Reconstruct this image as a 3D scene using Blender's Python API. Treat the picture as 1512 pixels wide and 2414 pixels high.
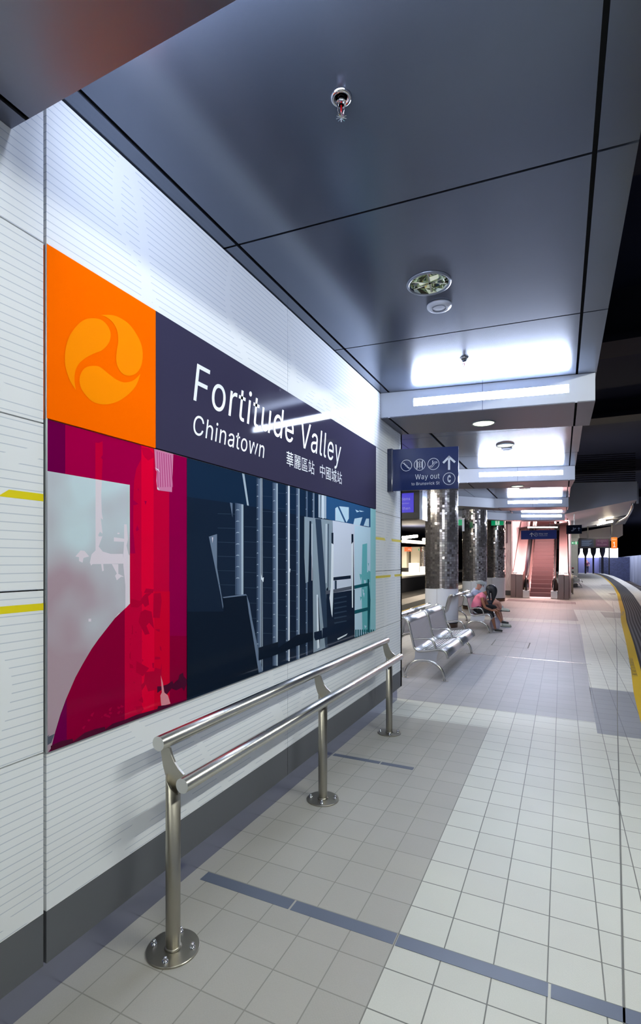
import bpy, bmesh, math, random, os
from mathutils import Vector, Matrix
random.seed(7)
PI = math.pi
scene = bpy.context.scene
COL = scene.collection
for ob in list(bpy.data.objects): bpy.data.objects.remove(ob)

# ------------------------------------------------------------------ camera
cam_data = bpy.data.cameras.new('camera'); cam = bpy.data.objects.new('camera', cam_data); COL.objects.link(cam)
cam.location = (0, 0, 1.6)
YAW = math.atan((1325 - 756) / 1195.0)
cam.rotation_euler = (PI / 2, 0, YAW)
cam_data.sensor_fit = 'HORIZONTAL'; cam_data.sensor_width = 36.0
cam_data.lens = 36.0 * 1195 / 1512
cam_data.shift_x = 0.0; cam_data.shift_y = 115.0 / 1512
cam_data.clip_start = 0.05; cam_data.clip_end = 400
scene.camera = cam
# ------------------------------------------------------------------ world, view, light levels
world = bpy.data.worlds.new('night'); scene.world = world; world.use_nodes = True
bg = world.node_tree.nodes['Background']; bg.inputs[0].default_value = (0.010, 0.020, 0.065, 1); bg.inputs[1].default_value = 0.35
scene.view_settings.view_transform = 'Standard'; scene.view_settings.look = 'None'
scene.view_settings.exposure = 0.3; scene.view_settings.gamma = 1.0; scene.view_settings.use_curve_mapping = False
TUBE = 190.0           # emission of the fluorescent diffusers
TUBE_COL = (0.70, 0.79, 1.0)
NEAR_COL = (0.98, 1.0, 0.88)   # the row of lamps behind the camera is greener
PINK = (1.0, 0.73, 0.72)

# ------------------------------------------------------------------ materials
def lin(c):
    c = c / 255.0
    return c / 12.92 if c <= 0.04045 else ((c + 0.055) / 1.055) ** 2.4
def rgb(r, g, b): return (lin(r), lin(g), lin(b), 1.0)
MATS = {}
def mat(name, col, rough=0.5, metal=0.0, coat=0.0, emit=None, es=0.0, spec=0.5, coat_rough=0.05):
    if name in MATS: return MATS[name]
    m = bpy.data.materials.new(name); m.use_nodes = True
    b = m.node_tree.nodes['Principled BSDF']
    b.inputs['Base Color'].default_value = rgb(*col)
    b.inputs['Roughness'].default_value = rough; b.inputs['Metallic'].default_value = metal
    b.inputs['Coat Weight'].default_value = coat; b.inputs['Coat Roughness'].default_value = coat_rough
    b.inputs['Specular IOR Level'].default_value = spec
    if emit:
        b.inputs['Emission Color'].default_value = (*emit, 1); b.inputs['Emission Strength'].default_value = es
    MATS[name] = m; return m
def nodes(m): return m.node_tree.nodes, m.node_tree.links, m.node_tree.nodes['Principled BSDF']
def N(m, t, **kw):
    n = m.node_tree.nodes.new(t)
    for k, v in kw.items(): setattr(n, k, v)
    return n
def math_n(m, op, a, b=None, c=None):
    n = m.node_tree.nodes.new('ShaderNodeMath'); n.operation = op
    for i, x in enumerate((a, b, c)):
        if x is None: continue
        if isinstance(x, (int, float)): n.inputs[i].default_value = x
        else: m.node_tree.links.new(x, n.inputs[i])
    return n.outputs[0]
def pos_xyz(m):
    g = N(m, 'ShaderNodeNewGeometry'); s = N(m, 'ShaderNodeSeparateXYZ'); m.node_tree.links.new(g.outputs['Position'], s.inputs[0])
    return g, s.outputs[0], s.outputs[1], s.outputs[2]
def mixc(m, fac, a, b):
    n = N(m, 'ShaderNodeMix'); n.data_type = 'RGBA'
    if isinstance(fac, (int, float)): n.inputs[0].default_value = fac
    else: m.node_tree.links.new(fac, n.inputs[0])
    for i, x in ((6, a), (7, b)):
        if isinstance(x, tuple): n.inputs[i].default_value = x
        else: m.node_tree.links.new(x, n.inputs[i])
    return n.outputs[2]
def noise(m, vec, scale, detail=2.0):
    n = N(m, 'ShaderNodeTexNoise'); n.inputs['Scale'].default_value = scale; n.inputs['Detail'].default_value = detail
    if vec is not None: m.node_tree.links.new(vec, n.inputs['Vector'])
    return n
def bump(m, h, strength, dist=0.01):
    n = N(m, 'ShaderNodeBump'); n.inputs['Strength'].default_value = strength; n.inputs['Distance'].default_value = dist
    m.node_tree.links.new(h, n.inputs['Height']); m.node_tree.links.new(n.outputs[0], nodes(m)[2].inputs['Normal']); return n

def line_panel(name, col, line, along=1):
    """white enamel panel printed with fine broken horizontal lines"""
    m = mat(name, col, 0.6, 0, 0.10, coat_rough=0.05, spec=0.0)
    ns, ln, b = nodes(m); g, X, Y, Z = pos_xyz(m)
    f = math_n(m, 'FRACT', math_n(m, 'MULTIPLY', Z, 1 / 0.0288))
    l = math_n(m, 'LESS_THAN', f, 0.12)
    # gaps in the lines follow wandering contours
    nz = noise(m, g.outputs['Position'], 1.1, 1.0)
    d = math_n(m, 'ABSOLUTE', math_n(m, 'SUBTRACT', nz.outputs[0], 0.5))
    gap = math_n(m, 'GREATER_THAN', d, 0.016)
    nz2 = noise(m, g.outputs['Position'], 0.8, 0.0)
    d2 = math_n(m, 'ABSOLUTE', math_n(m, 'SUBTRACT', nz2.outputs[0], 0.42))
    gap2 = math_n(m, 'GREATER_THAN', d2, 0.012)
    l = math_n(m, 'MULTIPLY', math_n(m, 'MULTIPLY', l, gap), gap2)
    ln.new(mixc(m, l, rgb(*col), rgb(*line)), b.inputs['Base Color'])
    return m

def tile_mat(name, col, grout, var=0.06, x0=-0.632, dx=0.194, y0=2.107, dy=0.1985):
    m = mat(name, col, 0.5, 0, 0.0, spec=0.22)
    ns, ln, b = nodes(m); g, X, Y, Z = pos_xyz(m)
    sk = math_n(m, 'MULTIPLY', math_n(m, 'MAXIMUM', math_n(m, 'SUBTRACT', Y, 2.0), 0.0), 0.006)
    sk = math_n(m, 'MINIMUM', sk, 0.05)
    Ys = math_n(m, 'ADD', Y, math_n(m, 'MULTIPLY', sk, X))
    xi = math_n(m, 'MULTIPLY', math_n(m, 'SUBTRACT', X, x0), 1 / dx)
    yi = math_n(m, 'MULTIPLY', math_n(m, 'SUBTRACT', Ys, y0), 1 / dy)
    gw = 0.013
    def edge(v, w): 
        f = math_n(m, 'FRACT', math_n(m, 'ADD', v, w)); return math_n(m, 'LESS_THAN', f, 2 * w)
    gr = math_n(m, 'MAXIMUM', edge(xi, gw), edge(yi, gw))
    cv = N(m, 'ShaderNodeCombineXYZ'); ln.new(math_n(m, 'FLOOR', xi), cv.inputs[0]); ln.new(math_n(m, 'FLOOR', yi), cv.inputs[1])
    wn = N(m, 'ShaderNodeTexWhiteNoise'); ln.new(cv.outputs[0], wn.inputs['Vector'])
    sp = noise(m, g.outputs['Position'], 220, 2.0)
    st = noise(m, g.outputs['Position'], 2.2, 3.0)
    v = math_n(m, 'ADD', 1 - var, math_n(m, 'MULTIPLY', wn.outputs['Value'], var))
    v = math_n(m, 'MULTIPLY', v, math_n(m, 'ADD', 0.93, math_n(m, 'MULTIPLY', sp.outputs[0], 0.13)))
    v = math_n(m, 'MULTIPLY', v, math_n(m, 'ADD', 0.92, math_n(m, 'MULTIPLY', st.outputs[0], 0.14)))
    vm = N(m, 'ShaderNodeVectorMath'); vm.operation = 'SCALE'; vm.inputs[0].default_value = rgb(*col)[:3]; ln.new(v, vm.inputs['Scale'])
    ln.new(mixc(m, gr, vm.outputs[0], rgb(*grout)), b.inputs['Base Color'])
    # small raised dimples of the slip-resistant glaze
    hx = math_n(m, 'SINE', math_n(m, 'MULTIPLY', xi, 2 * PI * 14)); hy = math_n(m, 'SINE', math_n(m, 'MULTIPLY', yi, 2 * PI * 14))
    h = math_n(m, 'MULTIPLY', math_n(m, 'MULTIPLY', hx, hy), 0.10)
    h = math_n(m, 'SUBTRACT', h, gr)
    bump(m, h, 0.35, 0.0015)
    return m

def brushed(name, col, rough=0.28, metal=1.0, scale=(4, 4, 120), amt=0.06):
    m = mat(name, col, rough, metal)
    ns, ln, b = nodes(m)
    tc = N(m, 'ShaderNodeTexCoord'); mp = N(m, 'ShaderNodeMapping'); mp.inputs['Scale'].default_value = scale
    ln.new(tc.outputs['Object'], mp.inputs['Vector']); nz = noise(m, mp.outputs[0], 3, 3)
    ln.new(math_n(m, 'ADD', rough - amt / 2, math_n(m, 'MULTIPLY', nz.outputs[0], amt)), b.inputs['Roughness'])
    return m

def mosaic():
    m = mat('mirror_mosaic', (200, 195, 190), 0.16, 0.88)
    ns, ln, b = nodes(m)
    uv = N(m, 'ShaderNodeUVMap'); s = N(m, 'ShaderNodeSeparateXYZ'); ln.new(uv.outputs[0], s.inputs[0])
    U, V = s.outputs[0], s.outputs[1]
    def edge(v, w): return math_n(m, 'LESS_THAN', math_n(m, 'FRACT', math_n(m, 'ADD', v, w)), 2 * w)
    gr = math_n(m, 'MAXIMUM', edge(U, 0.04), edge(V, 0.04))
    cv = N(m, 'ShaderNodeCombineXYZ'); ln.new(math_n(m, 'FLOOR', U), cv.inputs[0]); ln.new(math_n(m, 'FLOOR', V), cv.inputs[1])
    wn = N(m, 'ShaderNodeTexWhiteNoise'); ln.new(cv.outputs[0], wn.inputs['Vector'])
    ramp = N(m, 'ShaderNodeValToRGB'); ln.new(wn.outputs['Value'], ramp.inputs[0])
    e = ramp.color_ramp.elements; e[0].color = rgb(176, 168, 162); e[1].color = rgb(255, 250, 235)
    e2 = ramp.color_ramp.elements.new(0.80); e2.color = rgb(214, 206, 200)
    ln.new(mixc(m, gr, ramp.outputs[0], rgb(84, 82, 84)), b.inputs['Base Color'])
    # whole columns of tiles lean together, single tiles now and then sit askew
    cc = N(m, 'ShaderNodeTexWhiteNoise'); cc.noise_dimensions = '1D'; ln.new(math_n(m, 'FLOOR', U), cc.inputs['W'])
    geo = N(m, 'ShaderNodeNewGeometry')
    def centred(sock, k):
        sub = N(m, 'ShaderNodeVectorMath'); sub.operation = 'SUBTRACT'; ln.new(sock, sub.inputs[0]); sub.inputs[1].default_value = (0.5, 0.5, 0.5)
        sc = N(m, 'ShaderNodeVectorMath'); sc.operation = 'SCALE'; ln.new(sub.outputs[0], sc.inputs[0])
        if isinstance(k, float): sc.inputs['Scale'].default_value = k
        else: ln.new(k, sc.inputs['Scale'])
        return sc.outputs[0]
    w2 = N(m, 'ShaderNodeTexWhiteNoise'); w2.noise_dimensions = '4D'; ln.new(cv.outputs[0], w2.inputs['Vector']); w2.inputs['W'].default_value = 3.3
    a1 = centred(wn.outputs['Color'], math_n(m, 'ADD', 0.008, math_n(m, 'MULTIPLY', math_n(m, 'POWER', w2.outputs['Value'], 9.0), 0.7)))
    a2 = centred(cc.outputs['Color'], 0.30); fl2 = N(m, 'ShaderNodeVectorMath'); fl2.operation = 'MULTIPLY'; ln.new(a2, fl2.inputs[0]); fl2.inputs[1].default_value = (1, 1, 0)
    ad = N(m, 'ShaderNodeVectorMath'); ad.operation = 'ADD'; ln.new(geo.outputs['Normal'], ad.inputs[0]); ln.new(a1, ad.inputs[1])
    ad2 = N(m, 'ShaderNodeVectorMath'); ad2.operation = 'ADD'; ln.new(ad.outputs[0], ad2.inputs[0]); ln.new(fl2.outputs[0], ad2.inputs[1])
    no = N(m, 'ShaderNodeVectorMath'); no.operation = 'NORMALIZE'; ln.new(ad2.outputs[0], no.inputs[0]); ln.new(no.outputs[0], b.inputs['Normal'])
    ln.new(math_n(m, 'ADD', 0.16, math_n(m, 'MULTIPLY', gr, 0.4)), b.inputs['Roughness'])
    return m

def stripes_uv(name, c1, c2, n, duty=0.45, rough=0.5, axis=0):
    m = mat(name, c1, rough)
    ns, ln, b = nodes(m); uv = N(m, 'ShaderNodeUVMap'); s = N(m, 'ShaderNodeSeparateXYZ'); ln.new(uv.outputs[0], s.inputs[0])
    f = math_n(m, 'FRACT', math_n(m, 'MULTIPLY', s.outputs[axis], n)); l = math_n(m, 'LESS_THAN', f, duty)
    ln.new(mixc(m, l, rgb(*c1), rgb(*c2)), b.inputs['Base Color'])
    bump(m, l, 0.6, 0.004)
    return m

W_PANEL = line_panel('lined_enamel', (230, 233, 235), (196, 203, 212))
W_PLAIN = mat('white_enamel', (222, 226, 232), 0.6, 0, 0.5, spec=0.0)
SKIRT = mat('grey_skirting', (92, 94, 98), 0.6, 0, 0.25, coat_rough=0.2, spec=0.1)
KICK = brushed('kick_steel', (168, 172, 196), 0.24, 1.0, (.6, .6, 3), 0.12)
CORE = mat('wall_core', (60, 62, 66), 0.7)
GAP = mat('shadow_gap_black', (14, 15, 18), 0.7)
CEIL = mat('ceiling_metal', (100, 108, 124), 0.22, 0.72)
BEAMW = mat('beam_enamel', (226, 231, 240), 0.45, 0.0, 0.1)
BEAMB = mat('beam_soffit', (116, 119, 132), 0.40, 0.85)
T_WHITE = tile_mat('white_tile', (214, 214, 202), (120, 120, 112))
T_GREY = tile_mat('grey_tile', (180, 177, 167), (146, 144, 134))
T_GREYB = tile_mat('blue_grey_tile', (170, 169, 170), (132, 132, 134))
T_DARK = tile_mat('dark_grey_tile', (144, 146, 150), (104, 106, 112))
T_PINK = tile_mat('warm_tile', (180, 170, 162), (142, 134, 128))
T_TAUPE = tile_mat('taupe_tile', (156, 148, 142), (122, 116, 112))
INLAY = mat('blue_grey_inlay', (98, 106, 122), 0.45)
GROUT = mat('grout', (118, 118, 112), 0.8)
YEL = mat('yellow_line_paint', (206, 168, 0), 0.6, spec=0.1)
YELP = mat('yellow_print', (232, 214, 0), 0.3, 0, 0.5)
TACT = stripes_uv('ribbed_grey_tile', (92, 94, 98), (34, 36, 40), 8, 0.5, 0.7)
TACT.node_tree.nodes['Principled BSDF'].inputs['Specular IOR Level'].default_value = 0.1
STEEL = brushed('satin_steel', (210, 209, 204), 0.27, 1.0, (8, 8, 60), 0.0)
STEEL2 = brushed('polished_steel', (226, 226, 228), 0.38, 1.0, (8, 60, 8))
STEELD = brushed('dull_steel', (172, 168, 156), 0.36)
CHROME = mat('chrome', (220, 222, 228), 0.06, 1.0)
BLACK = mat('black_plastic', (18, 18, 20), 0.4)
RUB = mat('black_rubber', (12, 12, 14), 0.35)
DARK = mat('dark_concrete', (34, 36, 42), 0.8)
ORANGE = mat('orange_enamel', (255, 106, 0), 0.7, 0, 0.2, coat_rough=0.1, spec=0.0)
ORANGE2 = mat('amber_print', (255, 142, 8), 0.7, 0, 0.2, coat_rough=0.1, spec=0.0)
NAVY = mat('navy_enamel', (56, 54, 76), 0.7, 0, 0.10, coat_rough=0.05, spec=0.0)
WHITEP = mat('white_print', (240, 243, 246), 0.35)
SIGNB = mat('blue_sign', (30, 44, 92), 0.6, 0, 0.7, coat_rough=0.10, spec=0.1)
GREEN = mat('exit_green', (0, 120, 70), 0.4, emit=(0.0, 0.22, 0.09), es=0.8)
EXITW = mat('exit_white', (235, 245, 238), 0.4, emit=(0.8, 1, 0.85), es=0.5)
def emis(name, col, s):
    return mat(name, (6, 6, 8), 0.3, emit=col, es=s)
E_TUBE = emis('tube_glow', TUBE_COL, TUBE)
E_NEAR = emis('tube_glow_green', NEAR_COL, TUBE * .55)
E_FAR = emis('tube_glow_soft', TUBE_COL, TUBE * .30)
E_WARM = emis('tube_glow_warm', (1.0, 0.86, 0.62), 120)
E_PINK = emis('tube_glow_pink', (1.0, 0.72, 0.72), 40)
E_WIN = emis('lit_window', (0.9, 0.9, 1.0), 3.5)
E_BLUE = emis('blue_screen', (0.045, 0.03, 0.60), 0.75)
E_TXT = emis('screen_text', (0.45, 0.45, 0.9), 0.5)
E_MAR = emis('maroon_screen', (0.13, 0.03, 0.10), 0.4)
E_TEAL = emis('teal_screen', (0.02, 0.04, 0.10), 0.3)
E_TXT2 = emis('dim_text', (0.75, 0.55, 0.6), 0.25)

# ------------------------------------------------------------------ mesh helpers
class MB:
    def __init__(s): s.v = []; s.f = []; s.m = []; s.sm = []; s.uv = {}
    def face(s, pts, mi=0, smooth=False, uv=None):
        i = len(s.v); s.v += [tuple(p) for p in pts]; s.f.append(tuple(range(i, i + len(pts)))); s.m.append(mi); s.sm.append(smooth)
        if uv: s.uv[len(s.f) - 1] = uv
        return s
    def raw(s, vs, fs, mi=0, smooth=False):
        i = len(s.v); s.v += [tuple(p) for p in vs]
        for f in fs: s.f.append(tuple(i + k for k in f)); s.m.append(mi); s.sm.append(smooth)
        return s
    def box(s, x0, x1, y0, y1, z0, z1, mi=0):
        v = [(x, y, z) for z in (z0, z1) for y in (y0, y1) for x in (x0, x1)]
        return s.raw(v, [(0, 2, 3, 1), (4, 5, 7, 6), (0, 1, 5, 4), (2, 6, 7, 3), (0, 4, 6, 2), (1, 3, 7, 5)], mi)
    def hull8(s, bot, top, mi=0):
        """two matching polygons (lists of 3D points), sides joined"""
        n = len(bot); v = list(bot) + list(top)
        f = [tuple(range(n))[::-1], tuple(range(n, 2 * n))] + [(i, (i + 1) % n, n + (i + 1) % n, n + i) for i in range(n)]
        return s.raw(v, f, mi)
    def prism(s, poly, axis, a, b, mi=0):
        """polygon of 2D points extruded along axis 'x','y' or 'z' from a to b"""
        def P(p, t): return {'x': (t, p[0], p[1]), 'y': (p[0], t, p[1]), 'z': (p[0], p[1], t)}[axis]
        return s.hull8([P(p, a) for p in poly], [P(p, b) for p in poly], mi)
    def tube(s, path, r, seg=14, mi=0, caps=True, closed=False):
        path = [Vector(p) for p in path]; n = len(path); rings = []
        rr = r if isinstance(r, (list, tuple)) else [r] * n
        up = None
        for i, p in enumerate(path):
            if closed: t = (path[(i + 1) % n] - path[i - 1]).normalized()
            else: t = (path[min(i + 1, n - 1)] - path[max(i - 1, 0)]).normalized()
            if up is None:
                up = Vector((0, 0, 1)) if abs(t.z) < 0.9 else Vector((1, 0, 0))
            a = t.cross(up)
            if a.length < 1e-6: a = t.cross(Vector((0, 1, 0)))
            a.normalize(); u2 = a.cross(t).normalized(); up = u2
            rings.append([p + (a * math.cos(2 * PI * k / seg) + u2 * math.sin(2 * PI * k / seg)) * rr[i] for k in range(seg)])
        vs = [q for ring in rings for q in ring]; fs = []
        for i in range(n if closed else n - 1):
            j = (i + 1) % n
            for k in range(seg):
                fs.append((i * seg + k, j * seg + k, j * seg + (k + 1) % seg, i * seg + (k + 1) % seg))
        s.raw(vs, fs, mi, True)
        if caps and not closed:
            s.face(rings[0], mi); s.face(rings[-1][::-1], mi)
        return s
    def lathe(s, prof, c, seg=32, mi=0, smooth=True, cap=False):
        """profile of (r, z) about the vertical through c"""
        vs = [(c[0] + r * math.cos(2 * PI * k / seg), c[1] + r * math.sin(2 * PI * k / seg), c[2] + z) for r, z in prof for k in range(seg)]
        fs = [(i * seg + k, i * seg + (k + 1) % seg, (i + 1) * seg + (k + 1) % seg, (i + 1) * seg + k) for i in range(len(prof) - 1) for k in range(seg)]
        s.raw(vs, fs, mi, smooth)
        if cap: s.face([vs[k] for k in range(seg)][::-1], mi); s.face(vs[-seg:], mi)
        return s
    def ball(s, c, r, sx=1, sy=1, sz=1, seg=16, mi=0):
        prof = [(math.sin(PI * i / 10), -math.cos(PI * i / 10)) for i in range(11)]
        vs = [(c[0] + a * r * sx * math.cos(2 * PI * k / seg), c[1] + a * r * sy * math.sin(2 * PI * k / seg), c[2] + b * r * sz) for a, b in prof for k in range(seg)]
        fs = [(i * seg + k, i * seg + (k + 1) % seg, (i + 1) * seg + (k + 1) % seg, (i + 1) * seg + k) for i in range(10) for k in range(seg)]
        return s.raw(vs, fs, mi, True)
    def build(s, name, mats, parent=None, bevel=0.0, fix=True):
        me = bpy.data.meshes.new(name); me.from_pydata(s.v, [], s.f)
        if not isinstance(mats, (list, tuple)): mats = [mats]
        for m in mats: me.materials.append(m)
        me.polygons.foreach_set('material_index', s.m); me.polygons.foreach_set('use_smooth', s.sm)
        if s.uv:
            l = me.uv_layers.new(name='UVMap')
            for fi, uv in s.uv.items():
                for li, q in zip(me.polygons[fi].loop_indices, uv): l.data[li].uv = q
        me.update()
        if fix and not s.uv:
            bm = bmesh.new(); bm.from_mesh(me); bmesh.ops.remove_doubles(bm, verts=bm.verts, dist=1e-6)
            bmesh.ops.recalc_face_normals(bm, faces=bm.faces); bm.to_mesh(me); bm.free()
        o = bpy.data.objects.new(name, me); COL.objects.link(o)
        if parent is not None:
            o.parent = parent; o.matrix_parent_inverse = Matrix.Translation(-parent.location) if parent.type == 'EMPTY' and parent.parent is None and tuple(parent.rotation_euler) == (0, 0, 0) else Matrix.Identity(4)
            if parent.type != 'EMPTY': o.matrix_parent_inverse = Matrix.Identity(4)
        if bevel:
            b = o.modifiers.new('bevel', 'BEVEL'); b.width = bevel; b.segments = 2; b.limit_method = 'ANGLE'
        return o
def tag(o, label, cat, group=None, kind=None):
    if label: o['label'] = label
    if cat: o['category'] = cat
    if group: o['group'] = group
    if kind: o['kind'] = kind
    return o
def struct(o): o['kind'] = 'structure'; return o
def thing(name, loc, label, cat, group=None):
    """an Empty at the thing's base; its parts are built in world coordinates and parented to it"""
    o = bpy.data.objects.new(name, None); COL.objects.link(o); o.location = loc; o.empty_display_size = 0.1
    return tag(o, label, cat, group)
def dup(root, delta=(0, 0, 0), rotz=0, label=None, group=None, mirror=False):
    r = root.copy(); COL.objects.link(r); r.location = Vector(root.location) + Vector(delta)
    r.rotation_euler = (0, 0, rotz)
    if label: r['label'] = label
    if group: r['group'] = group
    def rec(a, b):
        for ch in list(a.children):
            c = ch.copy(); COL.objects.link(c); c.parent = b; c.matrix_parent_inverse = ch.matrix_parent_inverse.copy(); rec(ch, c)
    rec(root, r)
    return r
def arc(cx, cy, r, a0, a1, n): return [(cx + r * math.cos(math.radians(a0 + (a1 - a0) * i / n)), cy + r * math.sin(math.radians(a0 + (a1 - a0) * i / n))) for i in range(n + 1)]
def smooth_path(pts, n=6):
    """Catmull-Rom through the points"""
    P = [Vector(p) for p in pts]; out = []
    for i in range(len(P) - 1):
        a = P[max(i - 1, 0)]; b = P[i]; c = P[i + 1]; d = P[min(i + 2, len(P) - 1)]
        for k in range(n):
            t = k / n
            out.append(0.5 * ((2 * b) + (c - a) * t + (2 * a - 5 * b + 4 * c - d) * t * t + (3 * b - a - 3 * c + d) * t ** 3))
    out.append(P[-1]); return out

# ------------------------------------------------------------------ lettering
FONT = None
try:
    FONT = bpy.data.fonts.load(os.path.join(bpy.utils.system_resource('DATAFILES'), 'fonts', 'Inter.woff2'))
except Exception: FONT = None
def area2(c): return sum(c[i][0] * c[(i + 1) % len(c)][1] - c[(i + 1) % len(c)][0] * c[i][1] for i in range(len(c))) / 2
def inside(p, c):
    r = False; n = len(c); j = n - 1
    for i in range(n):
        if (c[i][1] > p[1]) != (c[j][1] > p[1]) and p[0] < (c[j][0] - c[i][0]) * (p[1] - c[i][1]) / (c[j][1] - c[i][1]) + c[i][0]: r = not r
        j = i
    return r
_TC = {}
def text_mesh(body, weight=0.0, font=True, shear=0.0):
    """letters as flat 2D triangles: (verts, faces), every contour group filled on its own so overlaps stay solid"""
    key = (body, weight, font, shear)
    if key in _TC: return _TC[key]
    cu = bpy.data.curves.new('t', 'FONT'); cu.body = body; cu.size = 1; cu.offset = weight; cu.resolution_u = 4; cu.shear = shear; cu.space_character = 1.05
    if font and FONT: cu.font = FONT
    ob = bpy.data.objects.new('t', cu); COL.objects.link(ob); bpy.context.view_layer.update()
    vs, fs = [], []
    cu.fill_mode = 'NONE'
    bpy.context.view_layer.update()
    me = ob.to_mesh()
    adj = {}
    for e in me.edges:
        a, b = e.vertices; adj.setdefault(a, []).append(b); adj.setdefault(b, []).append(a)
    co = [v.co.copy() for v in me.vertices]; seen = set(); loops = []
    for a in sorted(adj):
        if a in seen: continue
        L = [a]; seen.add(a); prev = None; cur = a
        while True:
            nx = [q for q in adj[cur] if q != prev and q not in seen]
            if not nx: break
            prev, cur = cur, nx[0]; seen.add(cur); L.append(cur)
        if len(L) > 2: loops.append([(co[i].x, co[i].y) for i in L])
    ob.to_mesh_clear(); bpy.data.objects.remove(ob); bpy.data.curves.remove(cu)
    big = sorted(loops, key=lambda c: -abs(area2(c)))
    sgn = 1 if area2(big[0]) > 0 else -1
    outers = [c for c in loops if area2(c) * sgn > 0]; holes = [c for c in loops if area2(c) * sgn <= 0]
    from mathutils.geometry import tessellate_polygon
    for oc in outers:
        hs = [h for h in holes if inside(h[0], oc)]
        polys = [[Vector((x, y, 0)) for x, y in q] for q in [oc] + hs]
        flat = [p for q in polys for p in q]
        base = len(vs); vs += [(p.x, p.y) for p in flat]
        fs += [tuple(base + i for i in t) for t in tessellate_polygon(polys)]
    _TC[key] = (vs, fs); return vs, fs
def add_text(mb, body, origin, right, up, height, width=None, weight=0.0, font=True, shear=0.0, mi=0, ref=None, align='L'):
    """height = cap height; origin = left end of the baseline"""
    vs, fs = text_mesh(body, weight, font, shear)
    rv, _ = text_mesh(ref or 'H', weight, font, 0)
    ch = max(p[1] for p in rv) - (min(p[1] for p in rv) if ref else 0); sy = height / ch
    x0 = min(p[0] for p in vs); x1 = max(p[0] for p in vs)
    yo = min(p[1] for p in rv) if ref else 0
    sx = (width / (x1 - x0)) if width else sy
    off = 0 if align == 'L' else (-(x1 - x0) * sx if align == 'R' else -(x1 - x0) * sx / 2)
    O, R, U = Vector(origin), Vector(right), Vector(up)
    mb.raw([O + R * ((x - x0) * sx + off) + U * ((y - yo) * sy) for x, y in vs], fs, mi)
    return mb
# ================================================================== SETTING
# platform edge on the right: the yellow line bends with the track
YL = [(-4, .30), (0, .42), (2, .50), (4, .60), (5.88, .705), (7.03, .774), (8.73, .922), (11.5, 1.135), (15.6, 1.42), (18.3, 1.66), (23.9, 2.08), (27.6, 2.36), (35.3, 2.82), (43, 3.16), (52.4, 3.5), (61.4, 3.72), (72, 3.6), (85, 3.0)]
def ylx(y):
    for (a, b), (c, d) in zip(YL, YL[1:]):
        if a <= y <= c: return b + (d - b) * (y - a) / (c - a)
    return YL[-1][1] if y > 0 else YL[0][1]
YS = [-4 + i * 0.8 for i in range(112)]
def strip(mb, o0, o1, z, mi=0, ya=-4, yb=85, along=1.0):
    ys = [y for y in YS if ya < y < yb]; ys = [ya] + ys + [yb]
    for a, b in zip(ys, ys[1:]):
        mb.face([(ylx(a) + o0, a, z), (ylx(a) + o1, a, z), (ylx(b) + o1, b, z), (ylx(b) + o0, b, z)], mi, uv=[(0, a * along), (1, a * along), (1, b * along), (0, b * along)])
def edge_x(y): return ylx(y) + 1.18

# floor: one slab whose top is laid out in tile fields
mb = MB()
top = [(-6.0, -4), (-6.0, 85)] + [(edge_x(y), y) for y in reversed(YS + [85])]
LT = -6.0
ys = YS + [85]
for a, b in zip(ys, ys[1:]): mb.face([(LT, a, 0), (edge_x(a), a, 0), (edge_x(b), b, 0), (LT, b, 0)], 0)
for a, b in zip(ys, ys[1:]):
    mb.face([(edge_x(a), a, -1.1), (edge_x(b), b, -1.1), (edge_x(b), b, 0), (edge_x(a), a, 0)], 5)
    mb.face([(LT, a, -1.1), (LT, b, -1.1), (LT, b, 0), (LT, a, 0)], 5)
z = 0.001
def fl(pts, mi): mb.face([(x, y, z) for x, y in pts], mi)
def xr(y): return 0.30 + 0.009 * (y - 5.3)
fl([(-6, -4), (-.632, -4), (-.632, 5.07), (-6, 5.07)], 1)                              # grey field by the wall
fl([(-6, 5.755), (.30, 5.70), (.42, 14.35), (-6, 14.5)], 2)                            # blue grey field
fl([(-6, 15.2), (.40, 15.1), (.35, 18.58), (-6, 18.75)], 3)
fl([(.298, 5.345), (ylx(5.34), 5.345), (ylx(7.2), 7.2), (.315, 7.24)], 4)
fl([(1.10, 16.38), (ylx(16.34), 16.34), (ylx(18.06), 18.06), (1.086, 18.08)], 3)
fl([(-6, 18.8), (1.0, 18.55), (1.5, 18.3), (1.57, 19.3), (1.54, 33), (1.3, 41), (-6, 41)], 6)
fl([(2.09, 27.3), (2.29, 27.39), (2.42, 28.87), (2.05, 28.7)], 3)
fl([(2.3, 37.6), (2.9, 37.76), (3.0, 38.86), (2.4, 38.56)], 3)
floor = struct(mb.build('floor', [T_WHITE, T_GREY, T_GREYB, T_TAUPE, T_DARK, DARK, T_PINK], fix=False))
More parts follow.
